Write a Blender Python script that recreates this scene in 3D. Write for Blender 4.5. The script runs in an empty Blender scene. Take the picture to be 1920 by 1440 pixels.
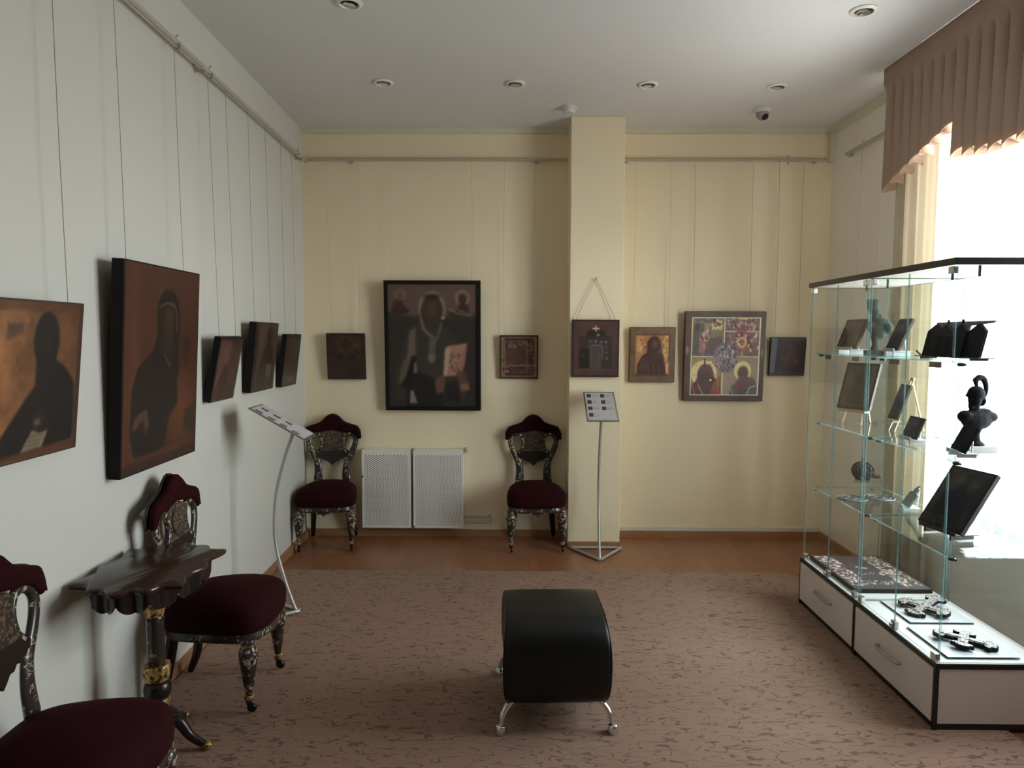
import bpy, math, random
import numpy as np
from mathutils import Vector, Matrix

S = bpy.context.scene
COL = S.collection
PI = math.pi
random.seed(7)

# ------------------------------------------------------------------ camera
cam_d = bpy.data.cameras.new('camera')
cam_d.sensor_width = 36.0
cam_d.lens = 1296.0 / 1920.0 * 36.0
cam_d.clip_start = 0.05
cam = bpy.data.objects.new('camera', cam_d)
COL.objects.link(cam)
def camera_matrix(pos, pitch, yaw, roll):
    F = Vector((math.sin(yaw) * math.cos(pitch), math.cos(yaw) * math.cos(pitch), -math.sin(pitch)))
    R = Vector((math.cos(yaw), -math.sin(yaw), 0.0))
    U = R.cross(F)
    R2 = R * math.cos(roll) + U * math.sin(roll)
    U2 = -R * math.sin(roll) + U * math.cos(roll)
    m = Matrix.Identity(4)
    for i in range(3):
        m[i][0], m[i][1], m[i][2], m[i][3] = R2[i], U2[i], -F[i], pos[i]
    return m
cam.matrix_world = camera_matrix((0, 0, 1.5), 0.0705, -0.01004, 0.00335)
S.camera = cam

# ------------------------------------------------------------------ world and exposure
W = bpy.data.worlds.new('sky')
S.world = W
W.use_nodes = True
bgn = W.node_tree.nodes['Background']
bgn.inputs['Strength'].default_value = 31.5
# overcast sky above, duller ground and houses below the horizon
_wt = W.node_tree
_tc = _wt.nodes.new('ShaderNodeTexCoord'); _sp = _wt.nodes.new('ShaderNodeSeparateXYZ'); _rp = _wt.nodes.new('ShaderNodeValToRGB')
_ma = _wt.nodes.new('ShaderNodeMath'); _ma.operation = 'MULTIPLY_ADD'; _ma.inputs[1].default_value = 0.5; _ma.inputs[2].default_value = 0.5
_wt.links.new(_tc.outputs['Generated'], _sp.inputs[0]); _wt.links.new(_sp.outputs[2], _ma.inputs[0]); _wt.links.new(_ma.outputs[0], _rp.inputs[0])
_el = _rp.color_ramp.elements
_el[0].position = 0.42; _el[0].color = (0.48, 0.475, 0.455, 1)
_el[1].position = 0.55; _el[1].color = (0.95, 0.98, 1.0, 1)
_e2 = _el.new(0.70); _e2.color = (0.72, 0.75, 0.78, 1)
_e3 = _el.new(0.95); _e3.color = (0.38, 0.41, 0.45, 1)
_wt.links.new(_rp.outputs[0], bgn.inputs['Color'])
S.view_settings.view_transform = 'Standard'
S.view_settings.look = 'None'
S.view_settings.gamma = 1.0
S.view_settings.use_curve_mapping = False
S.view_settings.exposure = 0.0
S.cycles.use_denoising = True
S.cycles.max_bounces = 14
S.cycles.diffuse_bounces = 7
S.cycles.glossy_bounces = 5
S.cycles.transmission_bounces = 6
S.cycles.transparent_max_bounces = 40
S.cycles.caustics_reflective = False
S.cycles.caustics_refractive = False
S.cycles.sample_clamp_indirect = 6.0

# room constants
YB = 5.086          # back wall
XL0, BT = -1.579, 0.034   # left wall: X = XL0 + BT*(YB-Y)
XR = 2.243
ZC = 2.98
YP = 4.80           # pillar front
YF = -2.6           # wall behind the camera
WIN = [(2.28, 3.85)]
WZ0, WZ1 = 0.56, 2.78
def left_x(y): return XL0 + BT * (YB - y)

# daylight through the two windows: the sky, sampled through portals
for i, (y0, y1) in enumerate(WIN):
    ld = bpy.data.lights.new('window_portal', 'AREA')
    ld.shape = 'RECTANGLE'
    ld.size = WZ1 - WZ0
    ld.size_y = y1 - y0
    ld.cycles.is_portal = True
    lo = bpy.data.objects.new('window_portal', ld)
    lo.location = (XR + 0.33, (y0 + y1) / 2, (WZ0 + WZ1) / 2)
    lo.rotation_euler = (0, math.radians(90), 0)
    COL.objects.link(lo)

# ------------------------------------------------------------------ materials
def lin(c):
    out = []
    for v in c[:3]:
        v = v / 255.0
        out.append(v / 12.92 if v <= 0.04045 else ((v + 0.055) / 1.055) ** 2.4)
    return out
class NT:
    def __init__(self, name):
        self.m = bpy.data.materials.new(name); self.m.use_nodes = True
        self.t = self.m.node_tree; self.t.nodes.clear()
        self.out = self.n('ShaderNodeOutputMaterial')
    def n(self, kind, **kw):
        nd = self.t.nodes.new(kind)
        for k, v in kw.items(): setattr(nd, k, v)
        return nd
    def l(self, a, b): self.t.links.new(a, b)
    def coord(self, which='Object', scale=(1, 1, 1), rot=(0, 0, 0)):
        tc = self.n('ShaderNodeTexCoord'); mp = self.n('ShaderNodeMapping')
        mp.inputs['Scale'].default_value = scale; mp.inputs['Rotation'].default_value = rot
        self.l(tc.outputs[which], mp.inputs['Vector']); return mp.outputs[0]
    def noise(self, vec, scale, detail=4, rough=0.55):
        nd = self.n('ShaderNodeTexNoise'); nd.inputs['Scale'].default_value = scale
        nd.inputs['Detail'].default_value = detail; nd.inputs['Roughness'].default_value = rough
        if vec is not None: self.l(vec, nd.inputs['Vector'])
        return nd.outputs['Fac']
    def ramp(self, fac, stops, interp='LINEAR'):
        r = self.n('ShaderNodeValToRGB'); r.color_ramp.interpolation = interp
        el = r.color_ramp.elements
        while len(el) < len(stops): el.new(0.5)
        for e, (p, c) in zip(el, stops):
            e.position = p; e.color = (*c[:3], 1)
        self.l(fac, r.inputs[0]); return r.outputs[0]
    def mixc(self, fac, a, b, mode='MIX'):
        m = self.n('ShaderNodeMix', data_type='RGBA', blend_type=mode)
        for sock, v in ((m.inputs[0], fac), (m.inputs[6], a), (m.inputs[7], b)):
            if isinstance(v, (int, float)): sock.default_value = v
            elif isinstance(v, (tuple, list)): sock.default_value = (*v[:3], 1)
            else: self.l(v, sock)
        return m.outputs[2]
    def math(self, op, a, b=None):
        m = self.n('ShaderNodeMath', operation=op)
        for sock, v in ((m.inputs[0], a), (m.inputs[1], b)):
            if v is None: continue
            if isinstance(v, (int, float)): sock.default_value = v
            else: self.l(v, sock)
        return m.outputs[0]
    def bump(self, h, strength=0.2, dist=0.01):
        b = self.n('ShaderNodeBump'); b.inputs['Strength'].default_value = strength
        b.inputs['Distance'].default_value = dist; self.l(h, b.inputs['Height']); return b.outputs[0]
    def bsdf(self, color=None, rough=0.5, metal=0.0, normal=None, **kw):
        p = self.n('ShaderNodeBsdfPrincipled')
        def put(nm, v):
            if v is None: return
            if isinstance(v, (int, float)): p.inputs[nm].default_value = v
            elif isinstance(v, (tuple, list)): p.inputs[nm].default_value = (*v[:3], 1)
            else: self.l(v, p.inputs[nm])
        put('Base Color', color); put('Roughness', rough); put('Metallic', metal)
        for k, v in kw.items(): put(k.replace('_', ' '), v)
        if normal is not None: self.l(normal, p.inputs['Normal'])
        return p.outputs[0]
    def done(self, sh):
        self.l(sh, self.out.inputs['Surface']); return self.m

def simple(name, c, rough=0.5, metal=0.0, var=0.06, scale=30, bump=0.0, **kw):
    t = NT(name); v = t.coord()
    f = t.noise(v, scale)
    col = t.mixc(f, [x * (1 - var) for x in c], [min(1, x * (1 + var)) for x in c])
    nm = t.bump(f, bump, 0.004) if bump else None
    return t.done(t.bsdf(col, rough, metal, nm, **kw))

M = {}
def plaster(name, c, rough=0.75):
    t = NT(name); v = t.coord()
    f = t.noise(v, 1.3, 3); g = t.noise(v, 160, 3)
    col = t.mixc(f, [x * 0.965 for x in c], [min(1, x * 1.03) for x in c])
    return t.done(t.bsdf(col, rough, 0, t.bump(g, 0.06, 0.003)))
M['wall_left'] = plaster('wall_left_paint', (0.63, 0.615, 0.572))
M['wall_back'] = plaster('wall_back_paint', (0.88, 0.76, 0.54))
M['wall_right'] = plaster('wall_right_paint', (0.86, 0.83, 0.77))
M['ceiling'] = plaster('ceiling_paint', (0.73, 0.73, 0.735))
M['trim_white'] = plaster('trim_paint', (0.70, 0.67, 0.57), 0.6)
M['rail_paint'] = simple('rail_paint', (0.47, 0.43, 0.345), 0.5)
M['white_metal'] = simple('white_enamel', (0.84, 0.81, 0.77), 0.4, var=0.02)
M['white_plastic'] = simple('white_plastic', (0.7, 0.69, 0.66), 0.45, var=0.02)
M['black_plastic'] = simple('black_plastic', (0.012, 0.012, 0.012), 0.4)
M['rad_shade'] = simple('radiator_shade', (0.07, 0.06, 0.05), 0.6)  # near-black colour in place of the shade inside the radiator covers
M['chrome'] = simple('chrome', (0.75, 0.75, 0.76), 0.16, 1.0, var=0.03)
M['steel'] = simple('brushed_steel', (0.5, 0.49, 0.47), 0.35, 1.0, var=0.05)
M['silver_paint'] = simple('silver_paint', (0.55, 0.54, 0.52), 0.4, 0.6, var=0.03)
M['wire'] = simple('wire', (0.30, 0.27, 0.22), 0.6)
M['wire_pale'] = simple('pale_wire', (0.55, 0.49, 0.38), 0.6)
M['case_white'] = simple('white_laminate', (0.78, 0.75, 0.73), 0.35, var=0.015)
M['case_black'] = simple('black_edging', (0.012, 0.012, 0.013), 0.35)
M['paper'] = simple('paper', (0.66, 0.64, 0.66), 0.6, var=0.02)
M['brown_tag'] = simple('brown_tag', (0.16, 0.11, 0.08), 0.5)
M['easel_wood'] = simple('easel_wood', (0.55, 0.42, 0.28), 0.5, var=0.12, scale=20)
M['bronze'] = simple('dark_bronze', (0.022, 0.023, 0.027), 0.75, 0.0, var=0.3, scale=40, bump=0.2, Specular_IOR_Level=0.05)
M['green_bronze'] = simple('green_bronze', (0.030, 0.038, 0.035), 0.75, 0.0, var=0.35, scale=50, bump=0.25, Specular_IOR_Level=0.05)
M['plinth_stone'] = simple('plinth_stone', (0.42, 0.42, 0.40), 0.5, var=0.08)
M['pewter'] = simple('dull_pewter', (0.21, 0.225, 0.215), 0.7, var=0.25, scale=90, bump=0.2, Specular_IOR_Level=0.1)
M['grey_plastic'] = simple('grey_plastic', (0.34, 0.33, 0.31), 0.4)
M['acrylic'] = simple('frosted_acrylic', (0.62, 0.64, 0.66), 0.25, var=0.05)
M['old_silver'] = simple('old_silver', (0.10, 0.105, 0.105), 0.45, 0.4, var=0.4, scale=120, bump=0.3)
M['board_dark'] = simple('old_board', (0.045, 0.024, 0.015), 0.55, var=0.25, scale=12)
M['board_black'] = simple('black_frame_wood', (0.011, 0.008, 0.007), 0.6, var=0.25, scale=12, Specular_IOR_Level=0.2)

def parquet():
    t = NT('parquet'); v = t.coord('Object', (1, 1, 1), (0, 0, PI / 2))
    b = t.n('ShaderNodeTexBrick'); t.l(v, b.inputs['Vector'])
    b.offset = 0.5; b.inputs['Scale'].default_value = 1.0
    b.inputs['Brick Width'].default_value = 0.42; b.inputs['Row Height'].default_value = 0.07
    b.inputs['Mortar Size'].default_value = 0.0012
    b.inputs['Color1'].default_value = (0.215, 0.082, 0.038, 1); b.inputs['Color2'].default_value = (0.33, 0.142, 0.070, 1)
    b.inputs['Mortar'].default_value = (0.05, 0.02, 0.01, 1)
    g = t.noise(t.coord('Object', (30, 2.5, 1)), 6, 6)
    c = t.mixc(0.45, b.outputs['Color'], t.ramp(g, [(0.3, (0.18, 0.07, 0.032)), (0.7, (0.46, 0.21, 0.11))]))
    return t.done(t.bsdf(c, 0.30, 0, t.bump(g, 0.03, 0.002)))
M['parquet'] = parquet()
M['base_wood'] = simple('baseboard_wood', (0.36, 0.17, 0.08), 0.4, var=0.2, scale=9)

def carpet():
    t = NT('carpet')
    tc = t.n('ShaderNodeTexCoord')
    def strokes(sx, sy, rot, seed, thr):
        mp = t.n('ShaderNodeMapping'); mp.inputs['Location'].default_value = (seed, seed * 1.7, 0); mp.inputs['Rotation'].default_value = (0, 0, rot)
        mp.inputs['Scale'].default_value = (sx, sy, 1)
        t.l(tc.outputs['Object'], mp.inputs['Vector'])
        nz = t.n('ShaderNodeTexNoise'); nz.inputs['Scale'].default_value = 1.0; nz.inputs['Detail'].default_value = 1.0; nz.inputs['Distortion'].default_value = 0.5
        t.l(mp.outputs[0], nz.inputs['Vector'])
        line = t.math('LESS_THAN', t.math('ABSOLUTE', t.math('SUBTRACT', nz.outputs['Fac'], 0.5)), 0.015)
        brk = t.n('ShaderNodeTexNoise'); brk.inputs['Scale'].default_value = 1.7; brk.inputs['Detail'].default_value = 1.0; t.l(mp.outputs[0], brk.inputs['Vector'])
        return t.math('MULTIPLY', line, t.math('GREATER_THAN', brk.outputs['Fac'], thr))
    a = strokes(7.0, 24.0, 0.34, 0.0, 0.46); b2 = strokes(8.0, 22.0, 0.16, 13.3, 0.48)
    s = t.math('MAXIMUM', a, b2)
    fine = t.noise(t.coord(), 420, 2); big = t.noise(t.coord(), 1.1, 2)
    base = t.mixc(fine, (0.275, 0.160, 0.110), (0.365, 0.225, 0.162))
    base = t.mixc(t.math('MULTIPLY', big, 0.25), base, (0.275, 0.168, 0.118))
    col = t.mixc(t.math('MULTIPLY', s, 0.66), base, (0.085, 0.052, 0.042))
    hgt = t.math('SUBTRACT', t.math('MULTIPLY', fine, 0.5), s)
    return t.done(t.bsdf(col, 0.95, 0, t.bump(hgt, 0.35, 0.004)))
M['carpet'] = carpet()

def velvet():
    t = NT('burgundy_velvet'); f = t.noise(t.coord(), 60, 3)
    c = t.mixc(f, (0.016, 0.0018, 0.003), (0.028, 0.003, 0.005))
    return t.done(t.bsdf(c, 0.85, 0, t.bump(f, 0.12, 0.003), Sheen_Weight=0.10, Sheen_Tint=(0.25, 0.03, 0.05), Specular_IOR_Level=0.1))
M['velvet'] = velvet()
M['lacquer'] = simple('black_lacquer', (0.012, 0.008, 0.007), 0.25, var=0.2)
def inlay(name, thr, clus, pearl, gold, scale=60.0):
    """mother-of-pearl sprigs scattered over black lacquer"""
    t = NT(name); v = t.coord()
    n1 = t.noise(v, scale, 5, .72); n2 = t.noise(v, 17, 2); n3 = t.noise(v, 90, 2)
    msk = t.math('MULTIPLY', t.math('GREATER_THAN', n1, thr), t.math('GREATER_THAN', n2, clus))
    pc = t.mixc(t.ramp(n3, [(.42, (0, 0, 0)), (.58, (1, 1, 1))]), pearl, gold)
    c = t.mixc(msk, (0.034, 0.025, 0.021), pc)
    return t.done(t.bsdf(c, 0.24, 0.0))
M['inlay'] = inlay('pearl_inlaid_lacquer', .53, .47, (0.50, 0.45, 0.38), (0.30, 0.21, 0.12))
M['inlay_sparse'] = inlay('sparse_pearl_inlay', .56, .54, (0.5, 0.46, 0.4), (0.30, 0.21, 0.12))
M['inlay_dense'] = inlay('dense_pearl_inlay', .535, .38, (0.30, 0.21, 0.14), (0.15, 0.09, 0.055), 90)
def gold():
    t = NT('worn_gilding'); v = t.coord(); f = t.noise(v, 70, 4)
    c = t.ramp(f, [(0.38, (0.05, 0.025, 0.01)), (0.52, (0.55, 0.34, 0.12)), (0.7, (0.8, 0.6, 0.3))])
    return t.done(t.bsdf(c, 0.35, 0.65, t.bump(f, 0.4, 0.004)))
M['gold'] = gold()
def leather():
    t = NT('black_leather'); f = t.noise(t.coord(), 220, 3)
    return t.done(t.bsdf((0.0045, 0.0048, 0.005), 0.42, 0, t.bump(f, 0.08, 0.002), Specular_IOR_Level=0.36))
M['leather'] = leather()
def table_top():
    t = NT('dark_red_lacquer'); f = t.noise(t.coord('Object', (1, 1, 1)), 5, 4)
    return t.done(t.bsdf(t.mixc(f, (0.022, 0.010, 0.007), (0.05, 0.020, 0.013)), 0.24))
M['table_top'] = table_top()
M['red_lacquer'] = simple('red_brown_lacquer', (0.035, 0.010, 0.010), 0.3, var=0.2)

def glass(name, tint=(0.975, 0.99, 0.985), ior=1.5):
    t = NT(name)
    tr = t.n('ShaderNodeBsdfTransparent'); tr.inputs['Color'].default_value = (*tint, 1)
    gl = t.n('ShaderNodeBsdfGlossy'); gl.inputs['Roughness'].default_value = 0.0; gl.inputs['Color'].default_value = (1, 1, 1, 1)
    lw_ = t.n('ShaderNodeLayerWeight'); fr = t.math('ADD', 0.0016, t.math('MULTIPLY', 0.80, t.math('POWER', lw_.outputs['Facing'], 5.0)))
    mx = t.n('ShaderNodeMixShader'); t.l(fr, mx.inputs[0]); t.l(tr.outputs[0], mx.inputs[1]); t.l(gl.outputs[0], mx.inputs[2])
    return t.done(mx.outputs[0])
M['glass'] = glass('clear_glass')
def glass_edge():
    t = NT('glass_edge')
    p = t.bsdf((0.12, 0.19, 0.19), 0.15)
    tl = t.n('ShaderNodeBsdfTranslucent'); tl.inputs['Color'].default_value = (0.22, 0.36, 0.37, 1)
    tr = t.n('ShaderNodeBsdfTransparent'); tr.inputs['Color'].default_value = (0.72, 0.86, 0.86, 1)
    a = t.n('ShaderNodeMixShader'); a.inputs[0].default_value = 0.5; t.l(p, a.inputs[1]); t.l(tl.outputs[0], a.inputs[2])
    b = t.n('ShaderNodeMixShader'); b.inputs[0].default_value = 0.5; t.l(a.outputs[0], b.inputs[1]); t.l(tr.outputs[0], b.inputs[2])
    return t.done(b.outputs[0])
M['glass_edge'] = glass_edge()
def cloth(name, diff, trans, see, wt):
    t = NT(name); f = t.noise(t.coord(), 90, 2)
    d = t.n('ShaderNodeBsdfDiffuse'); t.l(t.mixc(f, [x * .93 for x in diff], diff), d.inputs['Color'])
    tl = t.n('ShaderNodeBsdfTranslucent'); tl.inputs['Color'].default_value = (*trans, 1)
    a = t.n('ShaderNodeMixShader'); a.inputs[0].default_value = wt; t.l(d.outputs[0], a.inputs[1]); t.l(tl.outputs[0], a.inputs[2])
    tr = t.n('ShaderNodeBsdfTransparent')
    b = t.n('ShaderNodeMixShader'); b.inputs[0].default_value = see; t.l(a.outputs[0], b.inputs[1]); t.l(tr.outputs[0], b.inputs[2])
    return t.done(b.outputs[0])
M['sheer'] = cloth('white_voile', (0.80, 0.81, 0.83), (0.60, 0.61, 0.63), 0.62, 0.60)
M['drape'] = cloth('ivory_drape', (0.74, 0.66, 0.52), (0.20, 0.165, 0.115), 0.0, 0.42)
M['valance'] = cloth('brown_valance', (0.40, 0.295, 0.23), (0.20, 0.12, 0.08), 0.0, 0.025)
M['valance_hem'] = cloth('valance_hem', (0.42, 0.28, 0.20), (0.50, 0.30, 0.19), 0.0, 0.16)
def perforated():
    t = NT('perforated_enamel')
    tc = t.n('ShaderNodeTexCoord'); sp = t.n('ShaderNodeSeparateXYZ'); t.l(tc.outputs['Object'], sp.inputs[0])
    k = 2 * PI / 0.026
    u = t.math('SINE', t.math('MULTIPLY', t.math('ADD', sp.outputs[0], t.math('MULTIPLY', sp.outputs[2], 1.75)), k))
    w = t.math('SINE', t.math('MULTIPLY', t.math('SUBTRACT', sp.outputs[0], t.math('MULTIPLY', sp.outputs[2], 1.75)), k))
    hole = t.math('GREATER_THAN', t.math('MULTIPLY', t.math('ADD', u, 1.0), t.math('ADD', w, 1.0)), 1.65)
    p = t.bsdf((0.90, 0.87, 0.83), 0.4)
    tr = t.n('ShaderNodeBsdfTransparent')
    m = t.n('ShaderNodeMixShader'); t.l(hole, m.inputs[0]); t.l(p, m.inputs[1]); t.l(tr.outputs[0], m.inputs[2])
    return t.done(m.outputs[0])
M['perforated'] = perforated()
def paint_mat(name, rough, spec=0.5):
    t = NT(name)
    a = t.n('ShaderNodeVertexColor', layer_name='Col')
    f = t.noise(t.coord(), 45, 5)
    c = t.mixc(0.55, a.outputs['Color'], t.mixc(f, (0.62, 0.62, 0.62), (1.3, 1.3, 1.3)), 'MULTIPLY')
    return t.done(t.bsdf(c, rough, 0, t.bump(f, 0.05, 0.002), Specular_IOR_Level=spec))
M['paint'] = paint_mat('icon_paint', 0.42)
M['paint_matte'] = paint_mat('matte_icon_paint', 0.7, 0.12)
M['print'] = paint_mat('printed_paper', 0.55)

# ------------------------------------------------------------------ geometry helpers
class MB:
    def __init__(self): self.v = []; self.f = []; self.mi = []
    def add(self, vs, fs, mi=0):
        o = len(self.v); self.v += [tuple(p) for p in vs]
        self.f += [tuple(i + o for i in f) for f in fs]
        self.mi += ([mi] * len(fs)) if isinstance(mi, int) else list(mi)
        return self
    def box(self, a, b, mi=0, M4=None):
        x0, y0, z0 = a; x1, y1, z1 = b
        vs = [(x0, y0, z0), (x1, y0, z0), (x1, y1, z0), (x0, y1, z0), (x0, y0, z1), (x1, y0, z1), (x1, y1, z1), (x0, y1, z1)]
        if M4 is not None: vs = [tuple(M4 @ Vector(p)) for p in vs]
        return self.add(vs, [(3, 2, 1, 0), (4, 5, 6, 7), (0, 1, 5, 4), (1, 2, 6, 5), (2, 3, 7, 6), (3, 0, 4, 7)], mi)
    def tube(self, pts, rad, n=8, closed=False, ref=None, cap=True, mi=0):
        """sweep an ellipse along pts; rad: r, list of r, or list of (side, along-ref)"""
        P = [Vector(p) for p in pts]; m = len(P)
        R = rad if isinstance(rad, (list, tuple)) else [rad] * m
        rings = []; nv = None
        for i in range(m):
            if closed: t = P[(i + 1) % m] - P[(i - 1) % m]
            else: t = P[min(i + 1, m - 1)] - P[max(i - 1, 0)]
            t.normalize()
            if ref is not None: nv = Vector(ref) - t * t.dot(Vector(ref))
            elif nv is None:
                nv = t.orthogonal()
            else: nv = nv - t * t.dot(nv)
            nv.normalize(); bv = t.cross(nv)
            r = R[i]; ra, rb = (r if isinstance(r, (list, tuple)) else (r, r))
            rings.append([P[i] + bv * (ra * math.cos(2 * PI * k / n)) + nv * (rb * math.sin(2 * PI * k / n)) for k in range(n)])
        vs = [p for rg in rings for p in rg]; fs = []
        for i in range(m if closed else m - 1):
            j = (i + 1) % m
            for k in range(n): fs.append((i * n + k, i * n + (k + 1) % n, j * n + (k + 1) % n, j * n + k))
        if cap and not closed:
            fs.append(tuple(range(n - 1, -1, -1))); fs.append(tuple((m - 1) * n + k for k in range(n)))
        return self.add(vs, fs, mi)
    def lathe(self, prof, c=(0, 0, 0), n=20, mi=0, axis=None):
        vs = []; fs = []
        for r, z in prof:
            for k in range(n):
                a = 2 * PI * k / n; vs.append((r * math.cos(a), r * math.sin(a), z))
        for i in range(len(prof) - 1):
            for k in range(n): fs.append((i * n + k, i * n + (k + 1) % n, (i + 1) * n + (k + 1) % n, (i + 1) * n + k))
        fs.append(tuple(range(n - 1, -1, -1))); fs.append(tuple((len(prof) - 1) * n + k for k in range(n)))
        if axis is not None:
            q = Vector((0, 0, 1)).rotation_difference(Vector(axis)); vs = [q @ Vector(p) for p in vs]
        return self.add([(p[0] + c[0], p[1] + c[1], p[2] + c[2]) for p in vs], fs, mi)
    def prism(self, poly, d0, d1, frame=None, mi=0):
        """poly in (a,b); frame(a,b,d)->xyz"""
        n = len(poly); fr = frame or (lambda a, b, d: (a, d, b))
        vs = [fr(a, b, d0) for a, b in poly] + [fr(a, b, d1) for a, b in poly]
        fs = [tuple(range(n)), tuple(range(2 * n - 1, n - 1, -1))]
        for k in range(n): fs.append((k, k + n, (k + 1) % n + n, (k + 1) % n))
        return self.add(vs, fs, mi)
    def ellipsoid(self, c, r, n=14, m=9, M3=None, mi=0):
        vs = []; fs = []
        for i in range(1, m):
            ph = PI * i / m
            for k in range(n):
                a = 2 * PI * k / n
                vs.append(Vector((r[0] * math.sin(ph) * math.cos(a), r[1] * math.sin(ph) * math.sin(a), r[2] * math.cos(ph))))
        top = len(vs); vs.append(Vector((0, 0, r[2]))); bot = len(vs); vs.append(Vector((0, 0, -r[2])))
        for i in range(m - 2):
            for k in range(n): fs.append((i * n + k, (i + 1) * n + k, (i + 1) * n + (k + 1) % n, i * n + (k + 1) % n))
        for k in range(n):
            fs.append((top, k, (k + 1) % n)); fs.append((bot, (m - 2) * n + (k + 1) % n, (m - 2) * n + k))
        if M3 is not None: vs = [M3 @ p for p in vs]
        return self.add([p + Vector(c) for p in vs], fs, mi)
    def loft(self, rings, closed=True, cap=True, mi=0):
        n = len(rings[0]); vs = [p for r in rings for p in r]; fs = []
        for i in range(len(rings) - 1):
            for k in range(n if closed else n - 1):
                fs.append((i * n + k, i * n + (k + 1) % n, (i + 1) * n + (k + 1) % n, (i + 1) * n + k))
        if cap and closed:
            fs.append(tuple(range(n - 1, -1, -1))); fs.append(tuple((len(rings) - 1) * n + k for k in range(n)))
        return self.add(vs, fs, mi)
    def build(self, name, mats, parent=None, smooth=False, bevel=0.0, sharp=40):
        me = bpy.data.meshes.new(name); me.from_pydata(self.v, [], self.f)
        mats = mats if isinstance(mats, (list, tuple)) else [mats]
        for m in mats: me.materials.append(m)
        if len(mats) > 1: me.polygons.foreach_set('material_index', self.mi)
        import bmesh
        bm = bmesh.new(); bm.from_mesh(me); bmesh.ops.recalc_face_normals(bm, faces=bm.faces); bm.to_mesh(me); bm.free()
        if smooth:
            me.polygons.foreach_set('use_smooth', [True] * len(me.polygons))
            me.set_sharp_from_angle(angle=math.radians(sharp))
        me.update()
        o = bpy.data.objects.new(name, me); COL.objects.link(o)
        if parent is not None: o.parent = parent
        if bevel:
            b = o.modifiers.new('bevel', 'BEVEL'); b.width = bevel; b.segments = 2; b.limit_method = 'ANGLE'
        return o
def spline(pts, per=6, closed=False):
    P = [Vector(p) for p in pts]; n = len(P); out = []
    rng = range(n if closed else n - 1)
    for i in rng:
        if closed: p0, p1, p2, p3 = P[i - 1], P[i], P[(i + 1) % n], P[(i + 2) % n]
        else: p0, p1, p2, p3 = P[max(i - 1, 0)], P[i], P[i + 1], P[min(i + 2, n - 1)]
        for k in range(per):
            t = k / per
            out.append(0.5 * ((2 * p1) + (-p0 + p2) * t + (2 * p0 - 5 * p1 + 4 * p2 - p3) * t * t + (-p0 + 3 * p1 - 3 * p2 + p3) * t ** 3))
    if not closed: out.append(P[-1].copy())
    return out
def lerp_list(vals, per):
    out = []
    for i in range(len(vals) - 1):
        for k in range(per):
            t = k / per; a, b = vals[i], vals[i + 1]
            out.append(tuple(x + (y - x) * t for x, y in zip(a, b)) if isinstance(a, tuple) else a + (b - a) * t)
    out.append(vals[-1]); return out
def interp(x, pts):
    for (x0, y0), (x1, y1) in zip(pts, pts[1:]):
        if x <= x1: return y0 + (y1 - y0) * (max(x, x0) - x0) / (x1 - x0)
    return pts[-1][1]

def tag(o, label, cat, group=None):
    o['label'] = label; o['category'] = cat
    if group: o['group'] = group
    return o
def thing(name, label, cat, loc=(0, 0, 0), rz=0.0, group=None):
    o = bpy.data.objects.new(name, None); o.empty_display_size = 0.1; COL.objects.link(o)
    o.location = loc; o.rotation_euler = (0, 0, rz)
    return tag(o, label, cat, group)
def struct(o):
    if o.parent is None: o['kind'] = 'structure'
    return o
def dup(root, loc, rz, label, group=None):
    r = root.copy(); COL.objects.link(r); r.location = loc; r.rotation_euler = (0, 0, rz); r['label'] = label
    if group: r['group'] = group
    for ch in list(root.children):
        c = ch.copy(); COL.objects.link(c); c.parent = r
        for g in list(ch.children):
            d = g.copy(); COL.objects.link(d); d.parent = c
    return r

# ------------------------------------------------------------------ room shell
def quadwall(p0, p1, thick, z0, z1):
    """vertical slab from p0 to p1 (xy), thickness to the left of the direction"""
    d = Vector((p1[0] - p0[0], p1[1] - p0[1])); d.normalize(); nrm = Vector((-d.y, d.x)) * thick
    return [(p0[0], p0[1]), (p1[0], p1[1]), (p1[0] + nrm.x, p1[1] + nrm.y), (p0[0] + nrm.x, p0[1] + nrm.y)]
fl = lambda a, b, d: (a, b, d)
m = MB(); m.box((-2.1, YF - .2, -0.12), (XR + .4, YB + .2, 0.0)); struct(m.build('floor', M['parquet']))
m = MB(); m.box((-2.1, YF - .2, ZC), (XR + .4, YB + .2, ZC + 0.15)); struct(m.build('ceiling', M['ceiling']))
m = MB(); m.prism(quadwall((left_x(YF), YF), (left_x(YB), YB), 0.2, 0, ZC), 0, ZC, fl); struct(m.build('wall_left', M['wall_left']))
m = MB(); m.box((-1.9, YB, 0), (XR + .4, YB + .2, ZC)); struct(m.build('wall_back', M['wall_back']))
m = MB(); m.box((-1.9, YF - .2, 0), (XR + .4, YF, ZC)); struct(m.build('wall_front', M['wall_left']))
m = MB(); m.box((0.349, YP, 0), (0.714, YB + .05, ZC)); struct(m.build('wall_pillar', M['wall_back'], bevel=0.004))
m = MB(); X0, X1 = XR, XR + 0.34
ys = [YF] + [v for w in sorted(WIN) for v in w] + [YB]
for k in range(0, len(ys), 2): m.box((X0, ys[k], 0), (X1, ys[k + 1], ZC))
for y0, y1 in WIN:
    m.box((X0, y0, 0), (X1, y1, WZ0)); m.box((X0, y0, WZ1), (X1, y1, ZC))
struct(m.build('wall_right', M['wall_right']))
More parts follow.
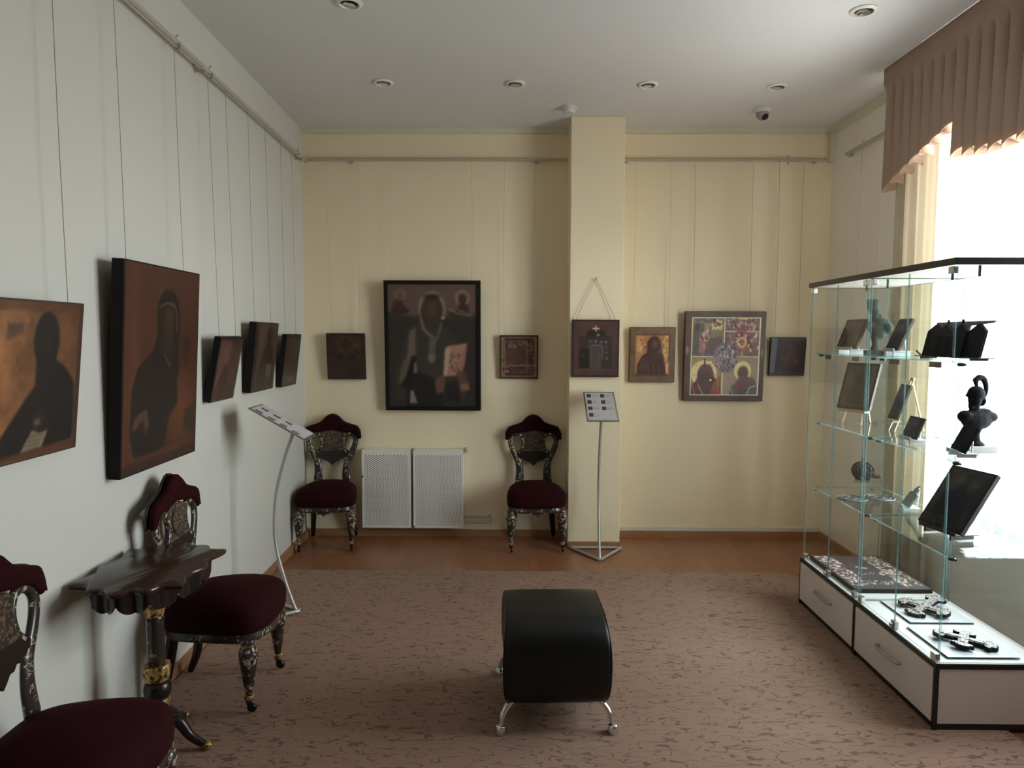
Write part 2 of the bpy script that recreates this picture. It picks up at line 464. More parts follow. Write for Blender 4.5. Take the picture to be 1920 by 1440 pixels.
for i, (y0, y1) in enumerate(WIN):
    m = MB(); t = 0.055; xa, xb = XR + 0.20, XR + 0.26; ym = (y0 + y1) / 2
    m.box((xa, y0, WZ0), (xb, y0 + t, WZ1)); m.box((xa, y1 - t, WZ0), (xb, y1, WZ1))
    m.box((xa, y0 + t, WZ0), (xb, y1 - t, WZ0 + t)); m.box((xa, y0 + t, WZ1 - t), (xb, y1 - t, WZ1))
    m.box((xa, ym - .04, WZ0 + t), (xb, ym + .04, WZ1 - t))
    w = struct(m.build('window_%d' % (i + 1), M['white_metal']))
    for a, b in ((y0 + t, ym - .04), (ym + .04, y1 - t)):
        g = MB(); g.box((xa + .025, a, WZ0 + t), (xa + .031, b, WZ1 - t)); g.build('pane', M['glass'], w)
    s = MB(); s.box((XR - .03, y0 - .03, WZ0 - .03), (xa, y1 + .03, WZ0)); s.build('window_sill', M['white_metal'], w)

# trims
def wall_strip(name, p0, p1, z0, z1, th, mat):
    m = MB(); m.prism(quadwall(p0, p1, -th, 0, 0), z0, z1, fl); return struct(m.build(name, mat))
e = 0.0005
wall_strip('baseboard_left', (left_x(YF) + e, YF), (left_x(YB) + e, YB), 0, .055, .018, M['base_wood'])
wall_strip('baseboard_back', (left_x(YB), YB - e), (.349, YB - e), 0, .050, .020, M['base_wood'])
wall_strip('baseboard_alcove', (.714, YB - e), (XR, YB - e), 0, .050, .022, M['base_wood'])
wall_strip('baseboard_pillar', (.349, YP - e), (.714, YP - e), 0, .048, .012, M['base_wood'])
wall_strip('baseboard_right', (XR - e, YB), (XR - e, YF), 0, .055, .018, M['base_wood'])
wall_strip('trim_1', (left_x(YB), YB - e), (.349, YB - e), ZC - .035, ZC, .025, M['trim_white'])
wall_strip('trim_2', (.714, YB - e), (XR, YB - e), ZC - .035, ZC, .025, M['trim_white'])
wall_strip('trim_3', (XR - e, YB), (XR - e, YF), ZC - .05, ZC, .03, M['trim_white'])
m = MB(); m.box((XR - .035, YB - .05, 2.74), (XR - .0005, YB - .0005, ZC - .05)); struct(m.build('trim_4', M['trim_white']))
m = MB(); m.box((.714, YB - .012, .05), (XR - .001, YB - .0005, .075)); struct(m.build('trim_5', M['trim_white']))

m = MB(); m.prism([(left_x(YF) + .022, YF + .03), (1.86, YF + .03), (1.86, 4.285), (left_x(4.285) + .022, 4.285)], 0, .012, fl)
tag(m.build('carpet', M['carpet'], bevel=.004), 'brown carpet with dark wavy stroke pattern over the wooden floor', 'carpet')

# ------------------------------------------------------------------ picture rails
NL = Vector((1, BT, 0)).normalized(); AL = Vector((-BT, 1, 0)).normalized()
OL = Vector((XL0, YB, 0))
def lw(s, n, z): return OL + AL * s + NL * n + Vector((0, 0, z))
ZRL, ZRB, ZRR = 2.735, 2.752, 2.73
def rail(label, p0, p1, wall, brks, hooks):
    r = thing('picture_rail', label, 'rail', p0)
    P0 = Vector(p0); d = Vector(p1) - P0
    m = MB(); m.tube([(0, 0, 0), d * .5, d], 0.012, 10); m.build('rail_pipe', M['rail_paint'], r, True)
    wn = Vector(wall)
    for f in brks:
        c = d * f; m = MB()
        m.tube([c + wn, c + wn * .4 + Vector((0, 0, -.012)), c + Vector((0, 0, -.014))], .008, 8)
        m.lathe([(.02, 0), (.02, .006)], c + wn, 12, axis=-wn)
        m.build('bracket', M['rail_paint'], r, True)
    for f in hooks:
        c = d * f; m = MB()
        m.tube(spline([c + Vector((0, 0, .03)) - wn * .2, c + Vector((0, 0, .016)), c + Vector((0, 0, -.015)) - wn * .3, c + Vector((0, 0, -.03)), c + wn * .2 + Vector((0, 0, -.022))], 4), .004, 6)
        m.build('rail_hook', M['steel'], r, True)
    return r
LL = (YB - YF)
rail('long pale picture rail pipe high along the white left wall', lw(-LL + .3, .05, ZRL), lw(-.06, .05, ZRL), -NL * .0505,
     [0.28, .5, (LL - .3 - 1.787) / (LL - .36), .985], [(LL - .3 - 1.74) / (LL - .36), (LL - .3 - 2.08) / (LL - .36), .97])
rail('pale picture rail in the alcove above the radiator covers', (left_x(YB) + .06, YB - .04, ZRB), (.345, YB - .04, ZRB), (0, .0405, 0), [.16, .88], [])
rail('pale picture rail in the alcove on the far side of the pillar', (.718, YB - .04, ZRB), (XR - .06, YB - .04, ZRB), (0, .0405, 0), [.03, .95], [.815])
rail('short pale picture rail on the wall beside the window curtain', (XR - .03, 4.80, ZRR), (XR - .03, 4.06, ZRR), (.0305, 0, 0), [.02, .9], [])
for y, lab in ((4.555, 'bare picture wire hanging beside the curtain, the one nearer the corner'), (4.285, 'bare picture wire hanging beside the curtain, the one nearer the window')):
    m = MB(); m.tube([(0, 0, .02), (-.004, 0, -.5), (-.003, .02, -1.25)], .0016, 6)
    m.tube(spline([(0, 0, .02), (.004, 0, .026), (.012, 0, .016)], 3), .003, 6)
    o = m.build('hanging_wire', M['wire_pale']); o.location = (XR - .043, y, ZRR); tag(o, lab, 'wire')

# ------------------------------------------------------------------ painted panels
class Canvas:
    """a small painting in display colours; u to the right, v downwards, both 0..1"""
    def __init__(self, w, h, bg, asp):
        self.w, self.h, self.asp = w, h, asp        # asp = width/height in metres
        u = np.linspace(0, 1, w); v = np.linspace(0, 1, h)
        self.u, self.v = np.meshgrid(u, v)
        self.c = np.ones((h, w, 3)) * np.array(bg, float)
    def put(self, a, col):
        a = np.clip(a, 0, 1)[..., None]; self.c = self.c * (1 - a) + np.array(col, float) * a; return self
    def ell(self, cx, cy, rx, ry, col, soft=.12, a=1, rot=0):
        x = self.u - cx; y = self.v - cy
        if rot:
            c, s = math.cos(rot), math.sin(rot); x, y = x * c + y * s, -x * s + y * c
        d = np.sqrt((x / rx) ** 2 + (y / ry) ** 2)
        return self.put((1 - d) / soft * a if soft else (d < 1) * a, col) if a == 1 else self.put(np.clip((1 - d) / soft, 0, 1) * a, col)
    def ring(self, cx, cy, rx, ry, wd, col, a=1):
        d = np.sqrt(((self.u - cx) / rx) ** 2 + ((self.v - cy) / ry) ** 2)
        return self.put(np.clip(1.3 - np.abs(d - 1) / wd, 0, 1) * a, col)
    def poly(self, pts, col, a=1, soft=1):
        ins = np.zeros_like(self.u, bool); n = len(pts)
        for i in range(n):
            (x0, y0), (x1, y1) = pts[i], pts[(i + 1) % n]
            if y0 == y1: continue
            cnd = ((y0 > self.v) != (y1 > self.v)) & (self.u < (x1 - x0) * (self.v - y0) / (y1 - y0) + x0)
            ins ^= cnd
        k = ins.astype(float)
        for _ in range(soft): k = self._blur(k)
        return self.put(k * a, col)
    @staticmethod
    def _blur(k):
        p = np.pad(k, [(1, 1), (1, 1)] + [(0, 0)] * (k.ndim - 2), 'edge')
        k = (p[:-2, 1:-1] + 2 * p[1:-1, 1:-1] + p[2:, 1:-1]) / 4
        p = np.pad(k, [(1, 1), (1, 1)] + [(0, 0)] * (k.ndim - 2), 'edge')
        return (p[1:-1, :-2] + 2 * p[1:-1, 1:-1] + p[1:-1, 2:]) / 4
    def rect(self, x0, y0, x1, y1, col, a=1):
        return self.put(((self.u >= x0) & (self.u <= x1) & (self.v >= y0) & (self.v <= y1)) * float(a), col)
    def frame(self, x0, y0, x1, y1, wd, col, a=1):
        wy = wd * self.asp
        self.rect(x0, y0, x1, y0 + wy, col, a); self.rect(x0, y1 - wy, x1, y1, col, a)
        self.rect(x0, y0, x0 + wd, y1, col, a); return self.rect(x1 - wd, y0, x1, y1, col, a)
    def line(self, pts, wd, col, a=1):
        best = np.full_like(self.u, 9.0)
        for (x0, y0), (x1, y1) in zip(pts, pts[1:]):
            X0, X1 = x0 * self.asp, x1 * self.asp; U = self.u * self.asp
            dx, dy = X1 - X0, y1 - y0; L = dx * dx + dy * dy + 1e-12
            t = np.clip(((U - X0) * dx + (self.v - y0) * dy) / L, 0, 1)
            best = np.minimum(best, np.hypot(U - X0 - t * dx, self.v - y0 - t * dy))
        return self.put(np.clip(1.6 - best / (wd / 2), 0, 1) * a, col)
    def grad(self, c0, c1, axis=0):
        t = (self.u if axis == 0 else self.v)[..., None]
        self.c = np.array(c0, float) * (1 - t) + np.array(c1, float) * t; return self
    def mottle(self, amp, n, seed=1, mask=None):
        rs = np.random.RandomState(seed); k = rs.rand(n, n)
        yi = self.v * (n - 1); xi = self.u * (n - 1)
        y0 = np.minimum(yi.astype(int), n - 2); x0 = np.minimum(xi.astype(int), n - 2); fy = yi - y0; fx = xi - x0
        g = (k[y0, x0] * (1 - fx) + k[y0, x0 + 1] * fx) * (1 - fy) + (k[y0 + 1, x0] * (1 - fx) + k[y0 + 1, x0 + 1] * fx) * fy
        f = 1 + (g - .5) * 2 * amp
        if mask is not None: f = np.where(mask, f, 1)
        self.c = np.clip(self.c * f[..., None], 0, 255); return self
    def blur(self, n=1):
        for _ in range(n): self.c = self._blur(self.c)
        return self
    def dots(self, x0, y0, x1, y1, n, r, cols, seed=3):
        rs = np.random.RandomState(seed)
        for i in range(n):
            cx, cy = x0 + (x1 - x0) * rs.rand(), y0 + (y1 - y0) * rs.rand()
            rr = r * (.6 + .8 * rs.rand()); self.ell(cx, cy, rr, rr * self.asp * (1 + rs.rand()), cols[rs.randint(len(cols))], .5)
        return self
def painted_sheet(name, cv, P, parent, gain, mat):
    """P(u,v)->local point; colours become albedo = gain x display-linear"""
    h, w = cv.h, cv.w
    c = np.clip(cv.c / 255.0, 0, 1); l = np.where(c <= 0.04045, c / 12.92, ((c + 0.055) / 1.055) ** 2.4) * gain
    l = np.clip(l, 0.0, 0.85)
    p00, p10, p01 = (np.array(P(*q)) for q in ((0, 0), (1, 0), (0, 1)))
    pts = p00 + cv.u[..., None] * (p10 - p00) + cv.v[..., None] * (p01 - p00)
    idx = np.arange(h * w).reshape(h, w)
    f = np.stack([idx[1:, :-1], idx[1:, 1:], idx[:-1, 1:], idx[:-1, :-1]], -1).reshape(-1, 4)
    me = bpy.data.meshes.new(name)
    me.vertices.add(h * w); me.vertices.foreach_set('co', pts.reshape(-1))
    me.loops.add(f.size); me.loops.foreach_set('vertex_index', f.reshape(-1).astype(np.int32))
    me.polygons.add(len(f)); me.polygons.foreach_set('loop_start', np.arange(0, f.size, 4, dtype=np.int32))
    at = me.color_attributes.new('Col', 'FLOAT_COLOR', 'POINT')
    at.data.foreach_set('color', np.concatenate([l.reshape(-1, 3), np.ones((h * w, 1))], 1).reshape(-1))
    me.update(calc_edges=True); me.validate(); me.materials.append(mat)
    o = bpy.data.objects.new(name, me); COL.objects.link(o); o.parent = parent
    return o

# --- what is painted on each panel
def halo(c, x, y, rx, ry, col, soft=.15): c.ell(x, y, rx, ry, col, soft)
def paint_prophet(c):
    c.grad((148, 98, 60), (88, 56, 36)); c.mottle(.22, 10, 4); c.mottle(.10, 34, 44)
    c.rect(0, 0, 1, .06, (84, 50, 34), .7)
    c.poly([(.2, .12), (.36, .1), (.36, .2), (.2, .24)], (70, 54, 44), .8, 4)
    c.rect(.2, .05, .42, .10, (120, 84, 58), .5); c.line([(.22, .13), (.4, .12)], .02, (150, 104, 66), .6)
    c.ell(.80, .2, .16, .2, (112, 72, 46), .8)
    c.poly([(-.1, 1.0), (.05, .98), (.22, .80), (.40, .62), (.54, .50), (.56, .40), (.62, .42), (.68, .36), (.80, .42), (.92, .52), (.945, .70), (.94, .93), (.6, .96), (.4, .96)], (24, 15, 15), 1, 2)
    c.poly([(.72, .48), (.82, .43), (.92, .54), (.94, .92), (.7, .93), (.7, .7)], (14, 15, 13), 1, 3)
    c.ell(.60, .245, .145, .20, (26, 21, 18), .12); c.poly([(.5, .32), (.7, .32), (.72, .5), (.5, .52)], (25, 18, 17), 1, 2)
    c.ell(.62, .25, .07, .11, (38, 28, 22), .8)
    c.poly([(.47, .72), (.60, .68), (.64, .78), (.52, .84)], (42, 28, 26), 1, 3)
    c.poly([(.50, .76), (.56, .75), (.58, .79), (.52, .80)], (92, 80, 68), 1, 1)
    c.poly([(.49, .82), (.56, .845), (.66, .84), (.60, .95), (.36, .985), (.40, .93)], (128, 114, 92), 1, 1)
    for k in range(4): c.line([(.47 - k * .02, .86 + k * .03), (.60 - k * .012, .865 + k * .026)], .008, (70, 58, 46), .8)
    c.poly([(0, .965), (.5, .95), (1, .935), (1, 1), (0, 1)], (84, 48, 32), 1, 2)
    c.rect(.955, 0, 1, 1, (52, 34, 24), .7); c.blur(1)
def paint_red_lady(c):
    c.grad((88, 46, 30), (76, 38, 26)); c.mottle(.1, 8, 5)
    c.ell(.75, .74, .3, .25, (112, 60, 36), 1.0); c.ell(.12, .5, .12, .6, (100, 54, 36), 1)
    c.poly([(.14, .93), (.08, .82), (.10, .6), (.16, .50), (.34, .42), (.40, .34), (.44, .25), (.60, .24), (.68, .40), (.72, .50), (.68, .58), (.70, .70), (.58, .76), (.52, .9), (.44, .93)], (32, 19, 19), 1, 2)
    c.ell(.545, .225, .165, .13, (34, 21, 17), .12); c.poly([(.39, .25), (.71, .25), (.70, .42), (.44, .46)], (38, 24, 19), 1, 3)
    c.line([(.43, .20), (.50, .175), (.62, .18), (.66, .22), (.67, .32)], .010, (104, 78, 58), .9)
    c.ell(.55, .26, .09, .085, (64, 42, 28), .45); c.poly([(.47, .32), (.62, .32), (.6, .43), (.48, .43)], (50, 33, 25), 1, 3)
    c.line([(.5, .44), (.58, .50)], .012, (98, 74, 64), .9)
    c.ell(.82, .40, .08, .065, (52, 27, 18), .4); c.poly([(.76, .42), (.88, .42), (.80, .52)], (58, 30, 20), .8, 2)
    c.poly([(.1, .80), (.14, .73), (.28, .70), (.32, .78), (.27, .83), (.24, .75), (.16, .79)], (92, 62, 46), .95, 2)
    c.poly([(.8, .75), (.95, .72), (.95, .88), (.8, .86)], (46, 34, 20), .8, 3)
    c.line([(.48, .915), (.78, .895)], .012, (70, 24, 18), .9)
    c.frame(.045, .02, .955, .955, .012, (62, 32, 22), .5); c.rect(0, .955, 1, 1, (58, 34, 26), .9); c.rect(.96, .7, 1, 1, (50, 30, 24), .8); c.blur(1)
def paint_small_mother(c):
    c.grad((80, 52, 42), (58, 38, 28)); c.mottle(.2, 8, 6)
    c.ell(.72, .14, .2, .1, (48, 26, 20), .5); c.ell(.7, .34, .22, .24, (58, 36, 27), .4); c.ell(.40, .25, .2, .22, (90, 56, 46), .8)
    c.poly([(.12, .72), (.42, .40), (.62, .60), (.55, .72), (.3, .74)], (46, 24, 22), 1, 2); c.poly([(.1, .75), (.9, .7), (.9, 1), (.1, 1)], (54, 36, 29), .9, 3)
    c.rect(0, 0, .07, 1, (30, 19, 13), 1); c.rect(0, 0, 1, .05, (30, 19, 13), .9); c.rect(.92, .7, 1, 1, (96, 78, 72), .6); c.blur(2)
def paint_elder(c):
    c.grad((68, 50, 44), (62, 46, 40)); c.mottle(.15, 8, 7)
    c.ell(.62, .18, .15, .17, (42, 22, 24), .3); c.poly([(.2, 1), (.22, .7), (.42, .4), (.55, .3), (.78, .36), (.92, .6), (.9, 1)], (38, 26, 18), 1, 2)
    c.poly([(.2, 1), (.24, .64), (.6, .60), (.8, .66), (.8, 1)], (48, 36, 38), .7, 3)
    c.poly([(.58, .62), (.82, .60), (.82, .80), (.6, .82)], (86, 76, 70), .8, 2)
    c.rect(0, 0, .14, 1, (30, 22, 18), .9); c.rect(0, 0, 1, .07, (54, 40, 33), .9); c.blur(1)
def paint_dim(c):
    c.grad((44, 34, 26), (50, 40, 32)); c.mottle(.2, 7, 8)
    c.ell(.62, .24, .22, .2, (50, 36, 30), .6); c.poly([(.15, 1), (.3, .55), (.6, .4), (.9, .6), (.95, 1)], (44, 36, 28), 1, 3)
    c.ell(.55, .88, .3, .08, (92, 82, 70), .8, .5); c.frame(0, 0, 1, 1, .06, (28, 20, 13), .9); c.blur(2)
def paint_small_saint(c):
    c.grad((52, 34, 25), (50, 33, 26)); c.mottle(.12, 9, 9)
    c.ring(.5, .24, .21, .17, .2, (66, 48, 40), .8); c.ell(.5, .25, .16, .15, (54, 32, 26), .4); c.ell(.80, .26, .1, .09, (76, 60, 52), .9, .8)
    c.poly([(.1, 1), (.12, .6), (.3, .45), (.7, .45), (.9, .6), (.9, 1)], (45, 29, 23), 1, 3)
    for q in ((.18, .41, .07, .03), (.34, .5, .06, .05), (.39, .57, .03, .05), (.60, .42, .04, .03), (.68, .51, .06, .05), (.63, .56, .04, .03), (.78, .42, .03, .02), (.54, .62, .02, .05)):
        c.ell(*q, (22, 12, 8), .5)
    c.poly([(.58, .8), (.82, .78), (.8, .93), (.6, .93)], (36, 20, 15), 1, 2); c.frame(0, 0, 1, 1, .05, (40, 26, 18), .8); c.blur(1)
def paint_bishop(c):
    c.grad((44, 39, 35), (40, 36, 34)); c.mottle(.1, 9, 10)
    c.rect(0, 0, 1, .30, (84, 66, 57), 1); c.poly([(0, .22), (.3, .26), (.7, .26), (1, .24), (1, .45), (0, .45)], (40, 36, 33), .9, 8)
    c.ell(.12, .15, .07, .05, (62, 36, 30), .5); c.poly([(.02, .25), (.06, .16), (.16, .15), (.25, .22), (.18, .24)], (52, 32, 31), 1, 2); c.ring(.14, .085, .05, .035, .3, (112, 96, 84), .6)
    c.ring(.84, .11, .07, .055, .25, (118, 104, 90), .8); c.ell(.84, .125, .045, .05, (56, 38, 30), .3); c.poly([(.78, .23), (.80, .16), (.90, .16), (.92, .23)], (52, 34, 28), 1, 2)
    c.ell(.78, .24, .12, .035, (46, 36, 30), .4); c.line([(.70, .20), (.78, .235), (.94, .25)], .012, (120, 106, 92), .7); c.line([(.8, .21), (.86, .22)], .01, (128, 112, 96), .7)
    c.ell(.495, .19, .165, .145, (112, 100, 86), .16); c.ell(.495, .205, .13, .125, (58, 42, 32), .14)
    c.poly([(.37, .2), (.62, .2), (.60, .32), (.52, .38), (.46, .38), (.38, .3)], (54, 41, 35), 1, 2); c.ell(.50, .2, .07, .08, (70, 51, 38), .5)
    c.ell(.495, .10, .12, .03, (40, 28, 22), .6); c.ell(.62, .27, .025, .018, (150, 140, 124), .6)
    c.poly([(.10, .95), (.06, .72), (.16, .50), (.24, .36), (.36, .30), (.47, .36), (.56, .36), (.66, .34), (.80, .48), (.86, .80), (.84, .97)], (50, 44, 37), 1, 3)
    c.poly([(.24, .38), (.31, .35), (.30, .62), (.20, .62)], (94, 78, 70), 1, 4); c.poly([(.12, .72), (.18, .60), (.28, .58), (.22, .76), (.12, .84)], (82, 71, 56), 1, 4)
    c.line([(.37, .28), (.40, .36), (.48, .42)], .022, (100, 96, 88), .8); c.line([(.6, .32), (.56, .42), (.50, .50)], .02, (80, 80, 74), .8)
    c.line([(.50, .44), (.49, .58)], .05, (82, 80, 72), .8); c.ell(.487, .60, .05, .045, (98, 91, 76), .3)
    c.poly([(.26, .58), (.32, .58), (.28, .72), (.24, .84), (.12, .84), (.2, .74)], (22, 17, 16), 1, 2); c.poly([(.20, .80), (.30, .70), (.62, .80), (.62, 1), (.18, 1)], (25, 23, 21), .9, 5)
    c.poly([(.29, .64), (.31, .63), (.32, .72), (.28, .72)], (110, 96, 96), 1, 1); c.poly([(.24, .87), (.27, .86), (.32, .97), (.23, .97)], (118, 102, 104), 1, 1)
    c.poly([(.655, .50), (.89, .475), (.86, .65), (.82, .74), (.62, .75)], (140, 104, 90), 1, 2); c.poly([(.64, .52), (.70, .51), (.66, .74), (.62, .74)], (156, 130, 110), 1, 2)
    c.dots(.70, .55, .80, .70, 26, .012, [(88, 62, 52), (100, 72, 60)], 5); c.poly([(.83, .55), (.86, .52), (.85, .64), (.80, .72)], (130, 82, 76), .8, 3)
    c.poly([(.52, .78), (.60, .73), (.64, .78), (.62, .88), (.54, .90)], (92, 62, 56), 1, 3); c.poly([(.80, .80), (.90, .79), (.92, .86), (.82, .88)], (112, 80, 66), 1, 3); c.poly([(.76, .7), (.86, .7), (.9, .8), (.8, .82)], (84, 56, 48), .9, 3)
    c.poly([(.64, .80), (.78, .78), (.82, .96), (.64, .96)], (26, 24, 23), .9, 5); c.ell(.85, .9, .06, .05, (64, 44, 50), .8)
    c.blur(2)
def paint_feast_panel(c):
    c.grad((66, 46, 38), (60, 42, 33)); c.mottle(.25, 14, 11)
    L = (124, 104, 84)
    c.frame(.02, .02, .98, .98, .07, (112, 92, 74), .8); c.rect(.13, .05, .87, .085, (46, 26, 16), .9); c.rect(.13, .915, .87, .94, (46, 26, 16), .9)
    c.rect(.10, .1, .125, .9, L, .7); c.rect(.70, .1, .725, .9, L, .7); c.rect(.28, .69, .97, .715, L, .9); c.rect(.72, .32, .88, .335, L, .7); c.rect(.75, .51, .9, .525, L, .9)
    c.rect(.13, .11, .7, .13, (110, 90, 76), .7); c.dots(.14, .14, .66, .26, 26, .035, [(108, 84, 72), (54, 36, 24), (80, 58, 48)], 3); c.ell(.45, .47, .2, .18, (72, 46, 40), .8)
    c.dots(.73, .12, .88, .3, 12, .03, [(100, 80, 60), (44, 28, 16)], 5); c.dots(.73, .36, .9, .66, 10, .03, [(66, 44, 48), (44, 28, 16)], 6); c.dots(.14, .72, .3, .88, 16, .03, [(118, 96, 80), (40, 22, 14), (90, 50, 44)], 7)
    c.dots(.03, .3, .09, .8, 8, .03, [(46, 28, 12), (96, 76, 48)], 8); c.rect(.32, .86, .9, .88, (108, 86, 72), .6); c.blur(1)
def paint_councils(c):
    c.grad((74, 50, 44), (68, 46, 40)); c.mottle(.12, 9, 12)
    c.frame(0, 0, 1, 1, .035, (38, 24, 18), .9); c.rect(.14, .28, .86, .86, (46, 38, 37), .8); c.poly([(.3, .3), (.32, .2), (.5, .15), (.68, .2), (.72, .3)], (38, 30, 28), 1, 2)
    c.line([(.44, .155), (.57, .155)], .022, (190, 168, 152)); c.line([(.505, .11), (.505, .20)], .018, (180, 158, 146)); c.ell(.55, .265, .035, .027, (150, 148, 140), .6)
    for x, y in ((.385, .375), (.5, .375), (.62, .385), (.72, .385)):
        c.ell(x, y, .045, .032, (104, 100, 96), .7); c.ell(x, y + .09, .06, .07, (64, 58, 56), .8)
    c.poly([(.36, .45), (.44, .42), (.6, .43), (.66, .5), (.62, .85), (.38, .85)], (72, 60, 60), .9, 3); c.line([(.44, .45), (.62, .44), (.66, .52), (.64, .68)], .014, (118, 108, 106), .7)
    c.line([(.42, .5), (.4, .84)], .012, (96, 88, 86), .6); c.line([(.57, .56), (.58, .84)], .01, (98, 90, 88), .5); c.poly([(.16, .5), (.36, .5), (.37, .84), (.15, .84)], (28, 26, 23), .9, 4)
    c.ell(.24, .62, .06, .06, (52, 60, 52), .9, .8); c.ell(.73, .57, .03, .03, (110, 110, 100), .9); c.ell(.74, .67, .025, .04, (124, 122, 112), .9)
    c.rect(.2, .855, .82, .88, (78, 74, 74), .6); c.line([(.74, .25), (.82, .27), (.84, .4)], .008, (104, 84, 76), .6); c.blur(1)
def paint_gold_mother(c):
    c.grad((96, 74, 58), (104, 82, 62)); c.mottle(.12, 8, 13)
    c.rect(.13, .13, .88, .87, (150, 104, 66), 1); c.ell(.22, .3, .12, .26, (186, 136, 96), .8); c.ell(.80, .42, .1, .26, (190, 160, 100), .8); c.ell(.82, .16, .07, .05, (196, 156, 108), .7)
    c.rect(.13, .115, .87, .14, (92, 46, 30), .8); c.rect(.86, .13, .885, .62, (54, 26, 18), .9)
    c.dots(.15, .16, .34, .5, 14, .02, [(120, 72, 44), (206, 166, 120)], 4); c.dots(.74, .18, .85, .5, 14, .02, [(130, 84, 50), (200, 164, 110)], 5)
    c.poly([(.15, .87), (.18, .66), (.28, .52), (.38, .46), (.38, .26), (.46, .17), (.60, .16), (.68, .24), (.70, .40), (.76, .56), (.82, .87)], (62, 38, 32), 1, 2)
    c.ell(.54, .25, .13, .11, (64, 34, 30), .2); c.ell(.55, .30, .085, .085, (92, 62, 50), .4); c.ell(.67, .44, .07, .06, (90, 72, 58), .5); c.ell(.60, .5, .1, .08, (70, 42, 36), .6)
    c.line([(.18, .72), (.28, .54), (.38, .48)], .02, (36, 16, 14), .9); c.line([(.24, .62), (.33, .56)], .012, (148, 96, 84), .7)
    for k in range(6): c.line([(.40 + .06 * k, .66 + .01 * k), (.44 + .06 * k, .86)], .008, ((130, 104, 80), (44, 24, 22))[k % 2], .7)
    c.ell(.30, .70, .12, .14, (88, 48, 46), .8, .8); c.rect(.815, .66, .85, .84, (206, 170, 136), .8); c.rect(.13, .865, .87, .885, (70, 44, 34), .8); c.blur(1)
def paint_four_part(c):
    c.grad((74, 58, 50), (72, 56, 49)); c.mottle(.14, 9, 14)
    x0, y0, x1, y1 = .075, .06, .94, .94; mx, my = .49, .50
    c.rect(x0, y0, x1, y1, (104, 86, 76), 1)
    c.rect(x0, y0, mx, my, (112, 100, 82), 1); c.rect(mx, y0, x1, my, (110, 86, 82), 1); c.rect(x0, my, mx, y1, (142, 118, 88), 1); c.rect(mx, my, x1, y1, (142, 126, 108), 1); c.dots(.08, .07, .48, .48, 70, .016, [(132, 118, 96), (92, 78, 66), (120, 92, 84)], 41); c.dots(.5, .07, .93, .48, 80, .016, [(126, 96, 92), (84, 58, 60), (150, 118, 104)], 42)
    # upper left scene
    c.poly([(.08, .48), (.09, .2), (.16, .12), (.24, .14), (.2, .5)], (74, 74, 72), .9, 3); c.ell(.14, .17, .04, .05, (60, 44, 42), .5); c.poly([(.17, .46), (.18, .24), (.24, .22), (.25, .46)], (142, 96, 96), .9, 2)
    c.poly([(.24, .12), (.3, .1), (.28, .45), (.24, .45)], (140, 124, 100), .8, 2); c.poly([(.24, .46), (.3, .3), (.46, .26), (.48, .46)], (86, 66, 68), .9, 4); c.poly([(.24, .5), (.26, .42), (.36, .44), (.38, .5)], (86, 72, 92), .9, 2)
    c.dots(.33, .08, .46, .2, 34, .013, [(222, 196, 130), (70, 44, 30), (190, 160, 100)], 4); c.dots(.18, .2, .3, .46, 14, .016, [(176, 130, 130), (110, 50, 60), (190, 170, 150)], 6); c.ring(.28, .06, .07, .05, .3, (82, 66, 50), .9)
    # upper right scene
    c.rect(.5, .21, .92, .225, (196, 164, 134), .9); c.rect(.64, .12, .76, .26, (120, 62, 80), .8); c.dots(.5, .07, .9, .2, 36, .016, [(178, 146, 140), (70, 44, 48), (160, 110, 110)], 8)
    c.dots(.5, .24, .92, .48, 60, .018, [(190, 140, 130), (76, 44, 46), (130, 80, 84), (208, 168, 148), (96, 66, 72)], 9)
    c.rect(.66, .06, .77, .085, (210, 176, 90), .9); c.rect(.72, .25, .75, .48, (150, 100, 84), .7); c.ring(.71, .34, .05, .05, .3, (206, 172, 130), .9)
    # lower left: mother in dark veil with a golden halo
    c.ell(.245, .69, .175, .155, (212, 186, 132), .12); c.dots(.1, .56, .4, .78, 30, .012, [(176, 146, 92), (226, 206, 160)], 10)
    c.poly([(.08, .935), (.09, .84), (.16, .76), (.17, .66), (.22, .60), (.32, .60), (.37, .68), (.38, .78), (.47, .84), (.485, .935)], (80, 54, 56), 1, 2); c.ell(.27, .66, .10, .09, (92, 58, 62), .3); c.ell(.27, .75, .085, .10, (72, 54, 48), .4)
    c.ell(.36, .77, .05, .05, (58, 38, 34), .4); c.poly([(.34, .93), (.38, .78), (.46, .72), (.485, .93)], (140, 92, 62), .8, 3); c.line([(.4, .76), (.4, .93)], .012, (86, 42, 38), .7); c.line([(.45, .72), (.45, .93)], .012, (96, 50, 42), .7)
    c.poly([(.33, .935), (.36, .89), (.47, .89), (.48, .935)], (150, 48, 48), .9, 2); c.ell(.335, .765, .022, .018, (224, 200, 170), .6); c.line([(.18, .82), (.24, .92)], .012, (168, 150, 132), .8); c.line([(.10, .80), (.14, .93)], .02, (140, 76, 74), .8)
    # lower right: mother and child
    c.ell(.735, .66, .115, .115, (218, 194, 146), .12); c.ell(.74, .685, .08, .095, (86, 72, 62), .3); c.poly([(.57, .935), (.6, .84), (.68, .76), (.70, .72), (.80, .72), (.9, .78), (.93, .87), (.92, .935)], (86, 80, 82), 1, 2)
    c.poly([(.68, .9), (.68, .78), (.74, .75), (.76, .82), (.72, .9)], (130, 64, 74), .9, 2); c.ell(.84, .78, .07, .06, (96, 80, 72), .5); c.ell(.74, .89, .07, .05, (70, 68, 84), .5); c.line([(.8, .93), (.83, .85), (.9, .83)], .01, (196, 184, 168), .8); c.line([(.6, .86), (.62, .92)], .012, (150, 150, 150), .7)
